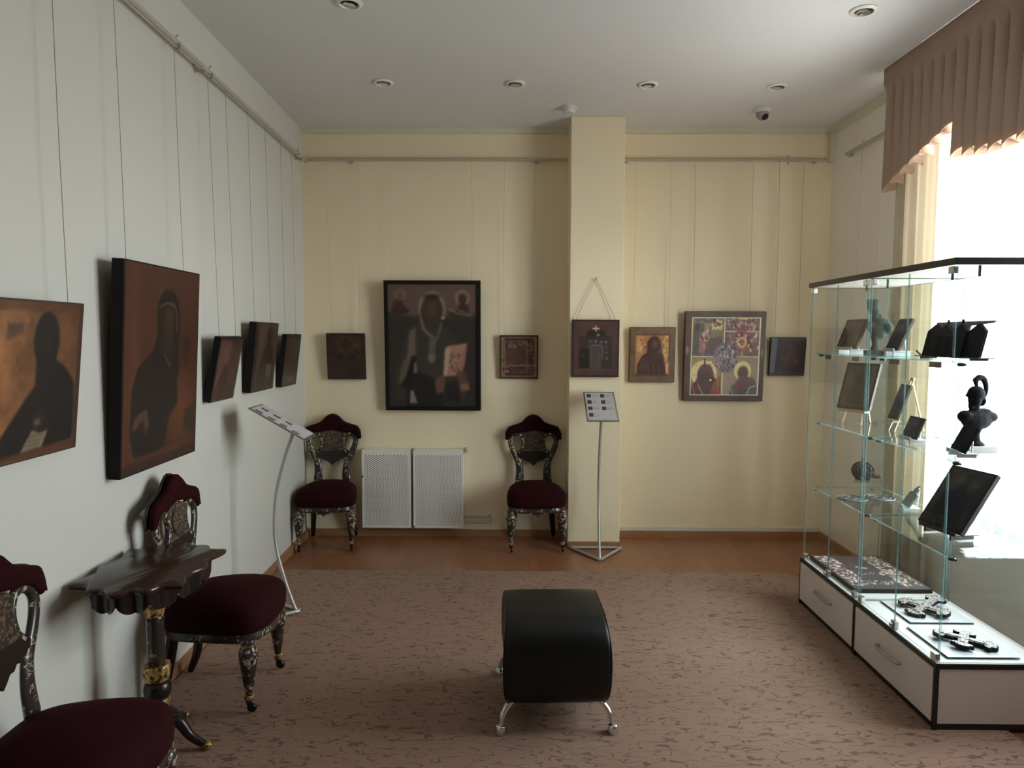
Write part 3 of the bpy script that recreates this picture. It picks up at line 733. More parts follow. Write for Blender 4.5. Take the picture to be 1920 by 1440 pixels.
    # medallion in the middle
    c.ell(.52, .46, .17, .13, (112, 100, 106), .25); c.ell(.52, .58, .13, .12, (110, 98, 102), .3); c.dots(.38, .36, .66, .66, 120, .013, [(150, 142, 160), (64, 50, 56), (120, 112, 150), (84, 62, 52), (170, 160, 164)], 12)
    K = (222, 204, 176); c.frame(x0, y0, x1, y1, .013, K, .95); c.rect(mx - .006, y0, mx + .006, .34, K, .9); c.rect(x0, my - .006, .36, my + .006, K, .85); c.rect(.66, my - .006, x1, my + .006, K, .85); c.rect(mx - .016, .68, mx - .002, y1, K, .8); c.rect(x0, y0, x0 + .016, .45, (226, 168, 120), .9)
    c.ell(.03, .43, .025, .06, (132, 122, 104), .5, .8); c.ell(.97, .46, .02, .07, (110, 98, 84), .5, .8); c.rect(0, .55, .05, .8, (92, 52, 46), .5); c.line([(.255, .53), (.25, .6)], .012, (30, 18, 14)); c.rect(.63, 0, .635, .16, (56, 44, 40), .6)
def paint_blue_dark(c):
    c.grad((48, 42, 46), (36, 28, 28)); c.mottle(.15, 8, 15)
    c.rect(0, 0, 1, .07, (56, 58, 66), .8); c.poly([(.02, 0), (.2, 0), (.16, 1), (0, 1)], (92, 94, 108), .8, 4); c.poly([(.2, 0), (.26, 0), (.2, 1), (.15, 1)], (28, 26, 32), .8, 3); c.ell(.55, .45, .28, .4, (66, 38, 40), .8); c.ell(.43, .37, .10, .11, (34, 20, 22), .5)
    c.ell(.73, .63, .05, .07, (122, 66, 66), .8); c.ell(.48, .40, .04, .04, (98, 62, 58), .8); c.rect(0, .9, 1, 1, (52, 52, 58), .6); c.blur(1)

def icon(label, loc, rz, w, h, thick, lean, painter, res, gain=1.9, frame=None, wires=(), cat='icon', board='board_dark', rough=None, group=None, wmat='wire', edge=.0):
    """a panel whose local front is -y; loc is its lower back edge's middle"""
    r = thing('icon_picture', label, cat, loc, rz, group)
    cl, sl = math.cos(lean), math.sin(lean)
    def T(x, y, z): return (x, y * cl - z * sl, z * cl + y * sl)
    m = MB(); m.box((-w / 2, -thick, 0), (w / 2, 0, h)); m.v = [T(*p) for p in m.v]
    m.build('wooden_panel', M[board], r, bevel=.003)
    ins = frame if frame else edge
    cv = Canvas(res[0], res[1], (60, 40, 30), (w - 2 * ins) / (h - 2 * ins)); painter(cv)
    painted_sheet('painted_surface', cv, lambda u, v: T(-w / 2 + ins + u * (w - 2 * ins), -thick - .0012, h - ins - v * (h - 2 * ins)), r, gain, M['paint'])
    if frame:
        m = MB(); f0, f1 = -thick - .012, -thick + .004
        for a, b in (((-w / 2, f0, 0), (w / 2, f1, frame)), ((-w / 2, f0, h - frame), (w / 2, f1, h)), ((-w / 2, f0, frame), (-w / 2 + frame, f1, h - frame)), ((w / 2 - frame, f0, frame), (w / 2, f1, h - frame))): m.box(a, b)
        m.v = [T(*p) for p in m.v]; m.build('frame', M['board_black'], r, bevel=.003)
    for (xa, (xb, yb, zb)) in wires:
        top = Vector(T(xa, -thick * .3, h - .015)); end = Vector((xb, yb, zb)); mid = top.lerp(end, .5) + Vector((random.uniform(-.006, .006), 0, 0))
        m = MB(); m.tube(spline([top, mid, end], 5), .0012, 6); m.build('hanging_wire', M[wmat], r)
    return r
AZ = math.atan(BT)
def left_icon(label, s0, s1, z, h, thick, lean, painter, res, wires=True, **kw):
    s = (s0 + s1) / 2; base = lw(s, .006, z); w = s1 - s0
    ws = []
    if wires:
        for x in kw.pop('wx', (-w * .36, w * .36)): ws.append((x, (x * 1.0, -.044, ZRL - z - .0165)))
    return icon(label, base, PI / 2 + AZ, w, h, thick, lean, painter, res, wires=ws, **kw)
left_icon('icon of a dark bearded figure holding a white scroll, cut by the left edge', -3.307, -2.867, 1.133, .469, .03, .10, paint_prophet, (120, 140), gain=1.05, wx=(-.17, .17), edge=.006)
left_icon('tall red-brown icon of a veiled woman above the carved table', -2.64, -2.013, .975, .795, .045, .055, paint_red_lady, (140, 220), gain=.80, wx=(-.24, .225), board='board_black', edge=.006)
left_icon('small leaning icon hung nearest the tall red one', -1.805, -1.508, 1.176, .322, .03, .19, paint_small_mother, (70, 90), gain=1.30, board='board_black')
left_icon('tallest of the three small dark icons toward the corner', -1.289, -.898, 1.178, .396, .04, .115, paint_elder, (70, 100), gain=1.30, board='board_black')
left_icon('narrow-looking dark icon on the white wall, closest to the corner', -.704, -.376, 1.165, .342, .03, .13, paint_dim, (60, 80), board='board_black')
def back_icon(label, x0, x1, z, h, thick, lean, painter, res, y=YB - .004, wx=None, top=None, **kw):
    w = x1 - x0; xc = (x0 + x1) / 2
    ws = [(x - xc, (x + dx - xc, (YB - .04) - y, ZRB - z - .0165)) for x, dx in (wx or ())]
    return icon(label, (xc, y, z), 0, w, h, thick, lean, painter, res, wires=ws, **kw)
back_icon('small plain brown icon between the corner and the big saint icon', -1.404, -1.124, 1.175, .338, .03, .09, paint_small_saint, (80, 96), gain=1.50, wx=((-1.36, -.03), (-1.16, 0)), wmat='wire_pale')
back_icon('large black-framed icon of a bishop with open book above the radiator', -.976, -.279, .949, .945, .035, .05, paint_bishop, (150, 200), gain=1.45, frame=.028, wx=((-.93, 0), (-.345, 0)), board='board_black', wmat='wire_pale')
back_icon('small gold-lined icon with many little scenes, above the chair by the pillar', -.141, .14, 1.184, .317, .025, .06, paint_feast_panel, (100, 112), gain=1.70, wx=((-.11, 0), (.11, 0)), board='board_black', wmat='wire_pale', edge=.006)
back_icon('icon under a jewel cross hung on a string from a nail on the pillar', .364, .687, 1.215, .394, .028, .035, paint_councils, (110, 130), gain=1.45, y=YP - .004)
pil = [o for o in COL.objects if o.get('label', '').startswith('icon under a jewel')][0]
for sx in (-.14, .14):
    m = MB(); m.tube([(sx, -.022, .385), (sx * .5, -.012, .535), (0, -.010, .672)], .0016, 6); m.build('hanging_string', M['wire'], pil)
m = MB(); m.tube([(0, -.001, .670), (0, -.022, .676)], .003, 8); m.lathe([(.006, 0), (.006, .003)], (0, -.022, .676), 10, axis=(0, -1, 0)); m.build('nail', M['steel'], pil, True)
back_icon('gold-ground icon of a mother and child, first beyond the pillar', .803, 1.135, 1.161, .401, .03, .05, paint_gold_mother, (100, 120), gain=1.45, wx=((.83, 0), (1.08, 0)), board='board_dark', wmat='wire_pale', edge=.004)
back_icon('large four-part icon with two haloed mothers in the lower half', 1.198, 1.778, 1.027, .652, .04, .055, paint_four_part, (180, 204), gain=1.55, wx=((1.257, 0), (1.667, 0)), board='board_dark', edge=.003)
back_icon('small near-black icon at the end of the wall by the glass case', 1.822, 2.077, 1.215, .279, .03, .11, paint_blue_dark, (80, 90), wx=((1.853, 0), (2.027, 0)), board='board_black')

# ------------------------------------------------------------------ chairs
def yback(z): return .150 + .085 * (z - .43)
def seat_plan(scale, n=40):
    out = []
    for k in range(n):
        a = 2 * PI * k / n; c, s = math.cos(a), math.sin(a)
        x = math.copysign(abs(c) ** .46, c); y = math.copysign(abs(s) ** .46, s)
        hw = .172 + (.217 - .172) * (1 - y) / 2
        bow = -.018 * (1 - x * x) if y < 0 else 0
        out.append((x * hw * scale, (y * .205 - .015) * scale + bow * -y * (1 if y < 0 else 0)))
    return out
def make_chair(label):
    t = thing('velvet_chair', label, 'chair', (0, 0, 0), 0, 'inlaid velvet chairs along the walls')
    prof = [(.93, .318), (.995, .324), (1.012, .352), (1.012, .384), (.995, .402), (.955, .417), (.86, .434), (.66, .452), (.40, .464), (.14, .469)]
    m = MB(); m.loft([[(x, y, z - (.018 * max(0, y / .2) if z > .4 else 0)) for x, y in seat_plan(s)] for s, z in prof]); m.build('seat_cushion', M['velvet'], t, True, sharp=80)
    m = MB(); m.loft([[(x, y, z) for x, y in seat_plan(s)] for s, z in ((.88, .285), (.955, .287), (.985, .300), (.965, .322), (.9, .324))]); m.build('seat_rail', M['inlay_sparse'], t, True)
    m = MB(); m.prism([(-.055, .29), (-.04, .275), (-.018, .276), (0, .262), (.018, .276), (.04, .275), (.055, .29)], -.222, -.206); m.build('apron_ornament', M['inlay'], t)
    for sx in (-1, 1):
        x, y = .178 * sx, -.172
        m = MB(); m.lathe([(.027, .300), (.030, .290), (.023, .276), (.033, .262), (.037, .243), (.034, .215), (.028, .17), (.020, .115), (.014, .078), (.013, .062), (.015, .052)], (x, y, 0), 16)
        lg = m.build('front_leg', M['inlay'], t, True)
        for z, r, q in ((.278, .026, .006), (.066, .017, .010)):
            m = MB(); m.lathe([(r - .004, z - q), (r + .002, z - q * .5), (r + .002, z + q * .5), (r - .004, z + q)], (x, y, 0), 16)
            m.build('gilt_collar', M['gold'], lg, True)
        m = MB(); m.lathe([(.012, .054), (.010, .034), (.008, .026)], (x, y, 0), 10); m.lathe([(.017, -.007), (.019, -.004), (.019, .004), (.017, .007)], (x, y - .010, .0240), 14, axis=(1, 0, .2)); m.build('caster', M['lacquer'], lg, True)
        m = MB(); p = spline([(sx * .128, .135, .33), (sx * .136, .150, .22), (sx * .146, .170, .10), (sx * .156, .205, .010)], 5)
        m.tube(p, lerp_list([.026, .023, .019, .014], 5), 8, ref=(0, 1, 0)); m.build('rear_leg', M['lacquer'], t, True)
        pts = [(-.100, .405), (-.103, .431), (-.0996, .504), (-.111, .578), (-.142, .643), (-.162, .692), (-.168, .733), (-.154, .765), (-.1215, .780), (-.093, .769), (-.0786, .741), (-.075, .705), (-.084, .664), (-.104, .640)]
        wd = [.031, .032, .028, .024, .021, .020, .019, .018, .016, .014, .013, .0125, .0125, .015]
        m = MB(); m.tube(spline([(-sx * a, yback(z), z) for a, z in pts], 5), [(b, .012) for b in lerp_list(wd, 5)], 10, ref=(0, 1, 0))
        m.build('back_stile', M['inlay'], t, True)
    half = [(-.085, .776), (-.05, .793), (0, .803)]
    up = [(-.086, .775), (-.05, .793), (0, .802), (.05, .793), (.086, .775), (.074, .74), (.074, .70), (.080, .648), (0, .640), (-.080, .648), (-.074, .70), (-.074, .74)]
    fr = lambda a, b, d: (a, yback(b) + d, b)
    m = MB(); m.prism(up, -.010, .010, fr); sp = m.build('splat', M['inlay_dense'], t, bevel=.002)
    m = MB(); ov = [(.052 * math.cos(k * PI / 14), .722 + .058 * math.sin(k * PI / 14)) for k in range(28)]
    m.prism(ov, -.0135, -.009, fr); m.build('inlaid_medallion', M['inlay_dense'], sp, bevel=.001)
    lo = [(-.082, .655), (-.10, .658), (-.118, .650), (-.124, .632), (-.118, .612), (-.106, .610), (-.098, .600), (-.088, .604), (-.076, .588), (-.058, .590), (-.046, .576), (-.030, .576), (-.016, .560), (0, .545)]
    lo = lo + [(-a, b) for a, b in lo[::-1][1:]]
    m = MB(); m.prism(lo, -.011, .011, fr); m.build('carved_pendant', M['lacquer'], t, bevel=.003)
    top = [(-.2065, .745), (-.203, .79), (-.185, .822), (-.166, .832), (-.125, .843), (-.085, .859), (-.053, .893), (-.028, .911), (0, .917), (.028, .911), (.053, .893), (.085, .859), (.125, .843), (.166, .832), (.185, .822), (.203, .79), (.2065, .745)]
    bot = [(-.2065, .740), (-.19, .732), (-.175, .742), (-.155, .772), (-.122, .786), (-.085, .788), (-.045, .798), (0, .804), (.045, .798), (.085, .788), (.122, .786), (.155, .772), (.175, .742), (.19, .732), (.2065, .740)]
    xs = [-.2065, -.203, -.196, -.185, -.172, -.155] + [-.135 + .0135 * k for k in range(21)] + [.155, .172, .185, .196, .203, .2065]
    for nm, mat, y0, y1, sh in (('crest_pad', 'velvet', -.024, .012, 0), ('crest_frame', 'lacquer', .010, .026, .004)):
        rings = []
        for x in xs:
            a, b = interp(x, bot) - sh, interp(x, top) + sh; yc = yback((a + b) / 2)
            e = max(.35, min(1, (.2085 - abs(x)) / .02)) ** .5
            rg = []
            for k in range(14):
                an = 2 * PI * k / 14; c, s = math.cos(an), math.sin(an)
                rg.append((x, yc + (y0 + y1) / 2 + (y1 - y0) / 2 * e * math.copysign(abs(c) ** .6, c), (a + b) / 2 + (b - a) / 2 * math.copysign(abs(s) ** .7, s)))
            rings.append(rg)
        m = MB(); m.loft(rings); m.build(nm, M[mat], t, True, sharp=70)
    return t
ch = make_chair('burgundy velvet chair between the carved table and the info stand')
ch.location = (-1.232, 2.785, .0125); ch.rotation_euler = (0, 0, PI / 2 + .03)
dup(ch, (-1.205, 1.752, .0125), PI / 2 + .03, 'nearest burgundy velvet chair, cut off at the lower left corner')
dup(ch, (-1.350, 4.845, 0), .10, 'burgundy velvet chair in the far corner, left of the radiator covers')
dup(ch, (.118, 4.862, 0), .06, 'burgundy velvet chair beside the pillar, right of the radiator covers')

# ------------------------------------------------------------------ carved side table
tb = thing('carved_table', 'small carved dark table with lobed top between two velvet chairs', 'table', (-1.284, 2.368, .0125), BT)
def table_plan(s, n=96, ears=True):
    out = []
    for k in range(n):
        a = 2 * PI * k / n; c, s_ = math.cos(a), math.sin(a)
        x = math.copysign(abs(c) ** .90, c) * .176; y = math.copysign(abs(s_) ** .90, s_) * .258
        f = 1 + .062 * math.cos(12 * a) * abs(math.cos(2 * a)) ** .6
        if ears:
            d = abs(abs(math.atan2(abs(s_), abs(c))) - math.radians(34)); f += .21 * max(0, 1 - d / .24) ** 1.4
        out.append((x * f * s, y * f * s))
    return out
m = MB(); m.loft([[(x, y, z) for x, y in table_plan(s)] for s, z in ((.90, .655), (.985, .658), (1.0, .666), (.99, .674), (.955, .678))]); m.build('table_top', M['table_top'], tb, True, sharp=50)
ap = table_plan(.93, 144, False); n = len(ap); rings = []
outer_t = [(x, y, .657) for x, y in ap]; low = [.657 - (.030 + .034 * abs(math.sin(6 * 2 * PI * k / n)) ** .7 + .007 * abs(math.sin(24 * PI * k / n))) for k in range(n)]
outer_b = [(x * .985, y * .985, z) for (x, y), z in zip(ap, low)]
inner_b = [(x * .93, y * .93, z) for (x, y), z in zip(ap, low)]; inner_t = [(x * .93, y * .93, .657) for x, y in ap]
m = MB(); m.loft([outer_t, outer_b, inner_b, inner_t], cap=False); m.build('scalloped_apron', M['lacquer'], tb, True)
m = MB(); m.lathe([(.06, .655), (.045, .62), (.026, .60), (.027, .545), (.026, .49), (.0275, .488), (.0275, .325), (.027, .32), (.028, .26), (.04, .255), (.044, .23), (.04, .20), (.030, .195), (.030, .15), (.044, .12), (.05, .09), (.03, .07)], n=24)
col = m.build('column', M['red_lacquer'], tb, True)
m = MB(); m.lathe([(.027, .487), (.0295, .485), (.0295, .328), (.027, .325)], n=24); m.build('painted_sleeve', M['inlay_sparse'], col, True)
for z0, z1, r in ((.495, .545, .034), (.262, .318, .046), (.150, .195, .040)):
    m = MB(); n = 32; rg = []
    for z, rr in ((z0, .85), (z0 + (z1 - z0) * .25, .93), (z0 + (z1 - z0) * .7, 1.03), (z1, .95)):
        rg.append([(r * (rr + .04 * math.cos(8 * 2 * PI * k / n)) * math.cos(2 * PI * k / n), r * (rr + .04 * math.cos(8 * 2 * PI * k / n)) * math.sin(2 * PI * k / n), z) for k in range(n)])
    m.loft(rg); m.build('gilt_leaf_collar', M['gold'], col, True)
m = MB(); m.lathe([(.032, .198), (.044, .208), (.047, .228), (.044, .248), (.032, .26)], n=24); m.build('black_ball', M['lacquer'], col, True)
for k in range(4):
    a = k * PI / 2; d = Vector((math.cos(a), math.sin(a), 0)); L = .165 if k % 2 == 0 else .20
    m = MB(); m.tube(spline([d * .025 + Vector((0, 0, .10)), d * .07 + Vector((0, 0, .105)), d * (L * .68) + Vector((0, 0, .05)), d * L + Vector((0, 0, .016))], 6), lerp_list([.022, .021, .016, .012], 6), 10)
    ft = m.build('foot', M['lacquer'], tb, True)
    m = MB(); m.ellipsoid(tuple(d * (L + .006) + Vector((0, 0, .0145))), (.018, .018, .014)); m.build('gilt_toe', M['gold'], ft, True)

# ------------------------------------------------------------------ black bench
bn = thing('leather_bench', 'black leather pouf bench with chrome legs on the carpet', 'bench', (.140, 2.720, .0125), .035)
def bench_ring(f, n=44):
    out = []
    for k in range(n):
        a = 2 * PI * k / n; c, s = math.cos(a), math.sin(a)
        e = .62 if s > 0 else .50
        y = .243 * f * math.copysign(abs(c) ** .60, c); z = .171 * f * math.copysign(abs(s) ** e, s)
        out.append((y, .250 + z - (0.006 * (1 - abs(c)) if s < 0 else 0)))
    return out
xs = [(-.196, .80), (-.2015, .90), (-.2025, .955), (-.199, .985), (-.188, 1.0), (-.10, 1.008), (0, 1.01), (.10, 1.008), (.188, 1.0), (.199, .985), (.2025, .955), (.2015, .90), (.196, .80)]
def pinch(x, y, z):
    t = (z - .245) / .165
    return (x * (1 - (.055 if t > 0 else .085) * t * t), y, z)
m = MB(); m.loft([[pinch(x, y, z) for y, z in bench_ring(f)] for x, f in xs]); m.build('upholstered_body', M['leather'], bn, True, sharp=60)
for sx in (-1, 1):
    m = MB(); m.tube([pinch(sx * .201, y, z) for y, z in bench_ring(.975)], .0035, 6, closed=True); m.build('seam_piping', M['leather'], bn, True)
for sx in (-1, 1):
    for sy in (-1, 1):
        m = MB(); m.tube(spline([(sx * .150, sy * .165, .108), (sx * .176, sy * .192, .100), (sx * .200, sy * .212, .07), (sx * .210, sy * .222, .030)], 5), lerp_list([(.013, .010), (.014, .010), (.012, .009), (.009, .008)], 5), 10)
        lg = m.build('chrome_leg', M['chrome'], bn, True)
        m = MB(); m.lathe([(.022, 0), (.023, .004), (.017, .028), (.015, .031), (.009, .033)], (sx * .211, sy * .223, 0), 16); m.build('foot_cup', M['chrome'], lg, True)

# ------------------------------------------------------------------ information stands
def info_canvas(cols):
    def p(c):
        c.c[:] = (206, 200, 206)
        for bx, rows in cols:
            for i, v in enumerate(rows):
                c.rect(bx, v, bx + .15, v + .13, (62, 52, 42)); c.rect(bx + .03, v + .03, bx + .12, v + .08, (96, 82, 70))
                for k in range(4): c.rect(bx + .18, v + .015 + .03 * k, bx + .18 + (.2, .17, .19, .1)[(k + i) % 4], v + .025 + .03 * k, (150, 144, 148))
        c.frame(0, 0, 1, 1, .012, (176, 170, 168))
    return p
def info_stand(label, loc, rz, cols, w, turn=False):
    t = thing('info_stand', label, 'stand', loc, rz, 'information stands with tilted panels')
    m = MB(); r = .0105
    tri = [(-.150, .255), (.150, .255), (.162, .248), (.165, .232), (.155, .216), (.018, .012), (0, .004), (-.018, .012), (-.155, .216), (-.165, .232), (-.162, .248)]
    m.tube(spline([(x, y, .0108) for x, y in tri], 4, True), r, 10, closed=True); m.build('triangular_base', M['silver_paint'], t, True)
    pl = spline([(0, .012, .013), (0, .030, .06), (0, .072, .19), (0, .112, .36), (0, .118, .52), (0, .098, .68), (0, .052, .85), (0, .020, .94), (0, .008, .985)], 6)
    m = MB(); m.tube(pl, .0095, 10); m.build('curved_pole', M['silver_paint'], t, True)
    # panel: lower front edge toward the reader
    y0, z0, y1, z1 = -.080, .945, .205, 1.112
    L = math.hypot(y1 - y0, z1 - z0); ny, nz = -(z1 - z0) / L, (y1 - y0) / L
    def T(a, b, d): return (a, y0 + (y1 - y0) * b + ny * d, z0 + (z1 - z0) * b + nz * d)
    m = MB(); vs = []
    m.prism([(-w / 2, 0), (w / 2, 0), (w / 2, 1), (-w / 2, 1)], -.003, .003, T); m.build('tilted_panel', M['steel'], t, bevel=.001)
    cv = Canvas(90, 130, (200, 200, 200), w / L); info_canvas(cols)(cv)
    q = .010
    painted_sheet('printed_sheet', cv, lambda u, v: T(-w / 2 + q * .8 + u * (w - 1.6 * q), 1 - .03 - v * .94, .0042), t, .92, M['print'])
    return t
C1 = [(.06, (.06, .29, .52, .75)), (.53, (.06, .29, .52))]
info_stand('silver info stand with tilted panel near the white wall, behind a velvet chair', (-1.178, 3.600, .0125), PI / 2 + AZ, C1, .21)
info_stand('silver info stand with tilted panel standing before the pillar', (.545, 4.525, 0), 0, C1, .21)

# ------------------------------------------------------------------ radiator covers and pipe
for i, (x0, x1, lab) in enumerate(((-1.146, -.790, 'perforated white radiator cover, the one next to the corner chair'), (-.770, -.405, 'perforated white radiator cover, the one next to the bare pipe'))):
    t = thing('radiator_cover', lab, 'radiator cover', ((x0 + x1) / 2, YB - .0005, .085), 0, 'white radiator covers'); w = (x1 - x0) / 2; h = .575
    m = MB(); d = .10; m.box((-w, -d, 0), (-w + .002, 0, h)); m.box((w - .002, -d, 0), (w, 0, h)); m.box((-w, -d, h - .002), (w, 0, h)); m.box((-w, -.003, 0), (w, 0, h)); m.build('casing', M['white_metal'], t)
    m = MB(); f = .016
    for a, b in (((-w, -d - .004, 0), (-w + f, -d, h)), ((w - f, -d - .004, 0), (w, -d, h)), ((-w + f, -d - .004, 0), (w - f, -d, f)), ((-w + f, -d - .004, h - .036), (w - f, -d, h))): m.box(a, b)
    m.build('front_frame', M['white_metal'], t, bevel=.001)
    m = MB(); m.box((-w + f, -d - .002, f), (w - f, -d - .001, h - .036)); m.build('perforated_panel', M['perforated'], t)
    m = MB(); m.box((-w + .012, -d + .018, .01), (w - .012, -.03, h - .02)); m.build('shade_core', M['rad_shade'], t)  # box added behind the holes, coloured dark to give the interior shade
    for px, pz in (((-w + .006, .38),) if i == 0 else ((-w + .004, .012),)):
        m = MB(); m.lathe([(.007, 0), (.007, .006), (.004, .009)], (px, -d - .004, pz), 10, axis=(0, -1, 0)); m.build('screw', M['black_plastic'], t, True)
t = thing('heating_pipe', 'short beige heating pipes low on the wall beside the radiator covers', 'pipe', (-.40, YB - .045, .1))
for z, x1, r in ((.055, .185, .010), (.018, .195, .009)):
    m = MB(); m.tube(spline([(-.006, 0, z), (.08, 0, z), (x1 - .02, 0, z), (x1, .012, z), (x1 + .002, .0445, z)], 4), r, 10); m.build('pipe', M['rail_paint'], t, True)
m = MB(); m.lathe([(.014, 0), (.014, .03), (.009, .036)], (.012, 0, .54), 10); m.tube([(.012, 0, .54), (.012, .0445, .54)], .008, 8); m.build('valve', M['rail_paint'], t, True)

# ------------------------------------------------------------------ ceiling fittings
def downlight(x, y, tilt, lab):
    t = thing('ceiling_spotlight', lab, 'light', (x, y, ZC - .0003), 0, 'recessed ceiling spotlights')
    m = MB(); n = 28
    prof = [(.058, 0), (.060, -.004), (.054, -.010), (.044, -.011), (.040, -.004), (.040, 0)]
    m.loft([[(r * math.cos(2 * PI * k / n), r * math.sin(2 * PI * k / n), z) for k in range(n)] for r, z in prof], cap=False); m.build('trim_ring', M['white_metal'], t, True)
    m = MB(); m.lathe([(.039, -.0005), (.039, -.0025)], n=24); m.build('recess', M['black_plastic'], t)
    R = Matrix.Rotation(tilt[0], 4, 'X') @ Matrix.Rotation(tilt[1], 4, 'Y')
    m = MB(); m.lathe([(.030, -.003), (.032, -.012), (.027, -.014), (.012, -.006)], n=24); m.v = [tuple(R @ Vector(p)) for p in m.v]; m.build('lamp', M['chrome'], t, True)
    return t
for x, y, tl, lab in ((-.803, 4.165, (.15, .1), 'switched-off ceiling spotlight above the white wall end of the far row'), (-.029, 4.183, (.2, -.2), 'switched-off ceiling spotlight second along the far row'),
                      (.754, 4.201, (.25, -.1), 'switched-off ceiling spotlight in the far row in front of the pillar'), (1.526, 4.237, (.1, .1), 'switched-off ceiling spotlight in the far row closest to the window'),
                      (1.560, 3.271, (.1, -.1), 'switched-off nearer ceiling spotlight by the brown valance'), (-.765, 3.193, (.3, .2), 'switched-off nearer ceiling spotlight cut by the top edge')):
    downlight(x, y, tl, lab)
t = thing('smoke_detector', 'white smoke detector on the ceiling before the pillar', 'detector', (.319, 4.61, ZC - .0003))
m = MB(); m.lathe([(.050, 0), (.052, -.008), (.050, -.016)], n=24); m.build('mounting_base', M['white_plastic'], t, True)
m = MB(); m.lathe([(.044, -.016), (.042, -.030), (.034, -.040), (.012, -.042)], n=24); m.build('sensor_head', M['white_plastic'], t, True)
t = thing('dome_camera', 'small white dome security camera with black eye on the ceiling', 'camera', (1.581, 4.64, ZC - .0003))
m = MB(); m.lathe([(.055, 0), (.056, -.010), (.050, -.020), (.044, -.028)], n=24); m.build('camera_base', M['white_plastic'], t, True)
m = MB(); m.ellipsoid((0, -.004, -.036), (.042, .042, .040)); e_ = m.build('camera_ball', M['grey_plastic'], t, True)
m = MB(); m.ellipsoid((.008, -.022, -.056), (.024, .024, .024)); m.build('lens', M['black_plastic'], e_, True)

# ------------------------------------------------------------------ curtains and valance
def wavy(y0, y1, x, z0, z1, amp, per, seed, ny, zs, flare=1.25):
    rs = random.Random(seed); ph = [rs.uniform(0, 6.28) for _ in range(3)]
    vs = []; fs = []
    for i in range(ny + 1):
        y = y0 + (y1 - y0) * i / ny; q = 2 * PI * (y - y0) / per + .6 * math.sin(2.1 * (y - y0) / per + ph[0])
        for j in range(zs + 1):
            f = j / zs; z = z1 + (z0 - z1) * f; a = amp * (.55 + (flare - .55) * f)
            vs.append((x + a * (math.sin(q + .3 * math.sin(3 * f + ph[1])) + .35 * math.sin(2.3 * q + ph[2])), y + .25 * a * math.cos(q), z))
    for i in range(ny):
        for j in range(zs):
            b = i * (zs + 1) + j; fs.append((b, b + zs + 1, b + zs + 2, b + 1))
    return MB().add(vs, fs)
def curtain(nm, lab, y0, y1, x, amp, per, seed, mat, n, zb=.03):
    o = wavy(y0, y1, x, zb, 2.80, amp, per, seed, n, 16).build(nm, M[mat], None, True, sharp=180)
    return tag(o, lab, 'curtain')
curtain('sheer_curtain', 'bright white sheer curtain filling the window behind the glass cases', 1.60, 3.66, 2.196, .017, .105, 2, 'sheer', 260, .545)
curtain('side_drape', 'narrow ivory side drape at the end of the white sheer curtain', 3.62, 4.02, 2.150, .018, .10, 5, 'drape', 80)
va = thing('valance', 'pleated brown fabric valance with scalloped hem hung from the ceiling', 'valance', (2.034, 3.97, ZC - .004))
def bottom_z(d):
    """hem height below the ceiling at distance d from the valance's far end"""
    if d < .60: return -(.672 - .185 * (d / .56) ** .85)
    k = (d - .60) % 1.10
    return -(.570 + .090 * math.sin(PI * min((k + .12) / 1.02, 1.0)))
def pleats(d0, d1, off, nm, per=.088):
    nx = int((d1 - d0) / .0036); vs = []; fs = []; mi = []; nz = 24
    for i in range(nx + 1):
        d = d0 + (d1 - d0) * i / nx; ph = (d / per) % 1.0
        dome = math.sin(PI * ph) ** .75 if 0 < ph < 1 else 0
        dc = (math.floor(d / per) + .5) * per; zc = bottom_z(min(max(dc, d0 + .001), d1 - .001)); zn = bottom_z(min(max(d, d0 + .001), d1 - .001))
        zb = zc * .8 + zn * .2 - .016 * math.sin(2 * PI * ph)
        for j in range(nz + 1):
            f = j / nz; z = zb * f
            a = .078 * max(0, min(1, (-z - .09) / .10)) * (.75 + .45 * f)
            vs.append((off + a * (1 - dome), -d + .35 * a * math.sin(2 * PI * ph) * f, z))
    for i in range(nx):
        for j in range(nz):
            b = i * (nz + 1) + j; fs.append((b, b + 1, b + nz + 2, b + nz + 1)); mi.append(1 if j == nz - 1 else 0)
    m = MB(); m.add(vs, fs, mi); o = m.build(nm, [M['valance'], M['valance_hem']], va, True, sharp=70)
    s = o.modifiers.new('thick', 'SOLIDIFY'); s.thickness = .003; s.offset = 0
pleats(0, 2.816, -.012, 'pleated_fabric')
m = MB(); m.box((.026, -2.80, -.06), (.040, 0, 0)); m.build('header_board', M['valance'], va)
m = MB(); m.tube([(.135, 0.06, -.165), (.135, -2.80, -.165)], .009, 8); m.build('curtain_rod', M['white_metal'], va, True)

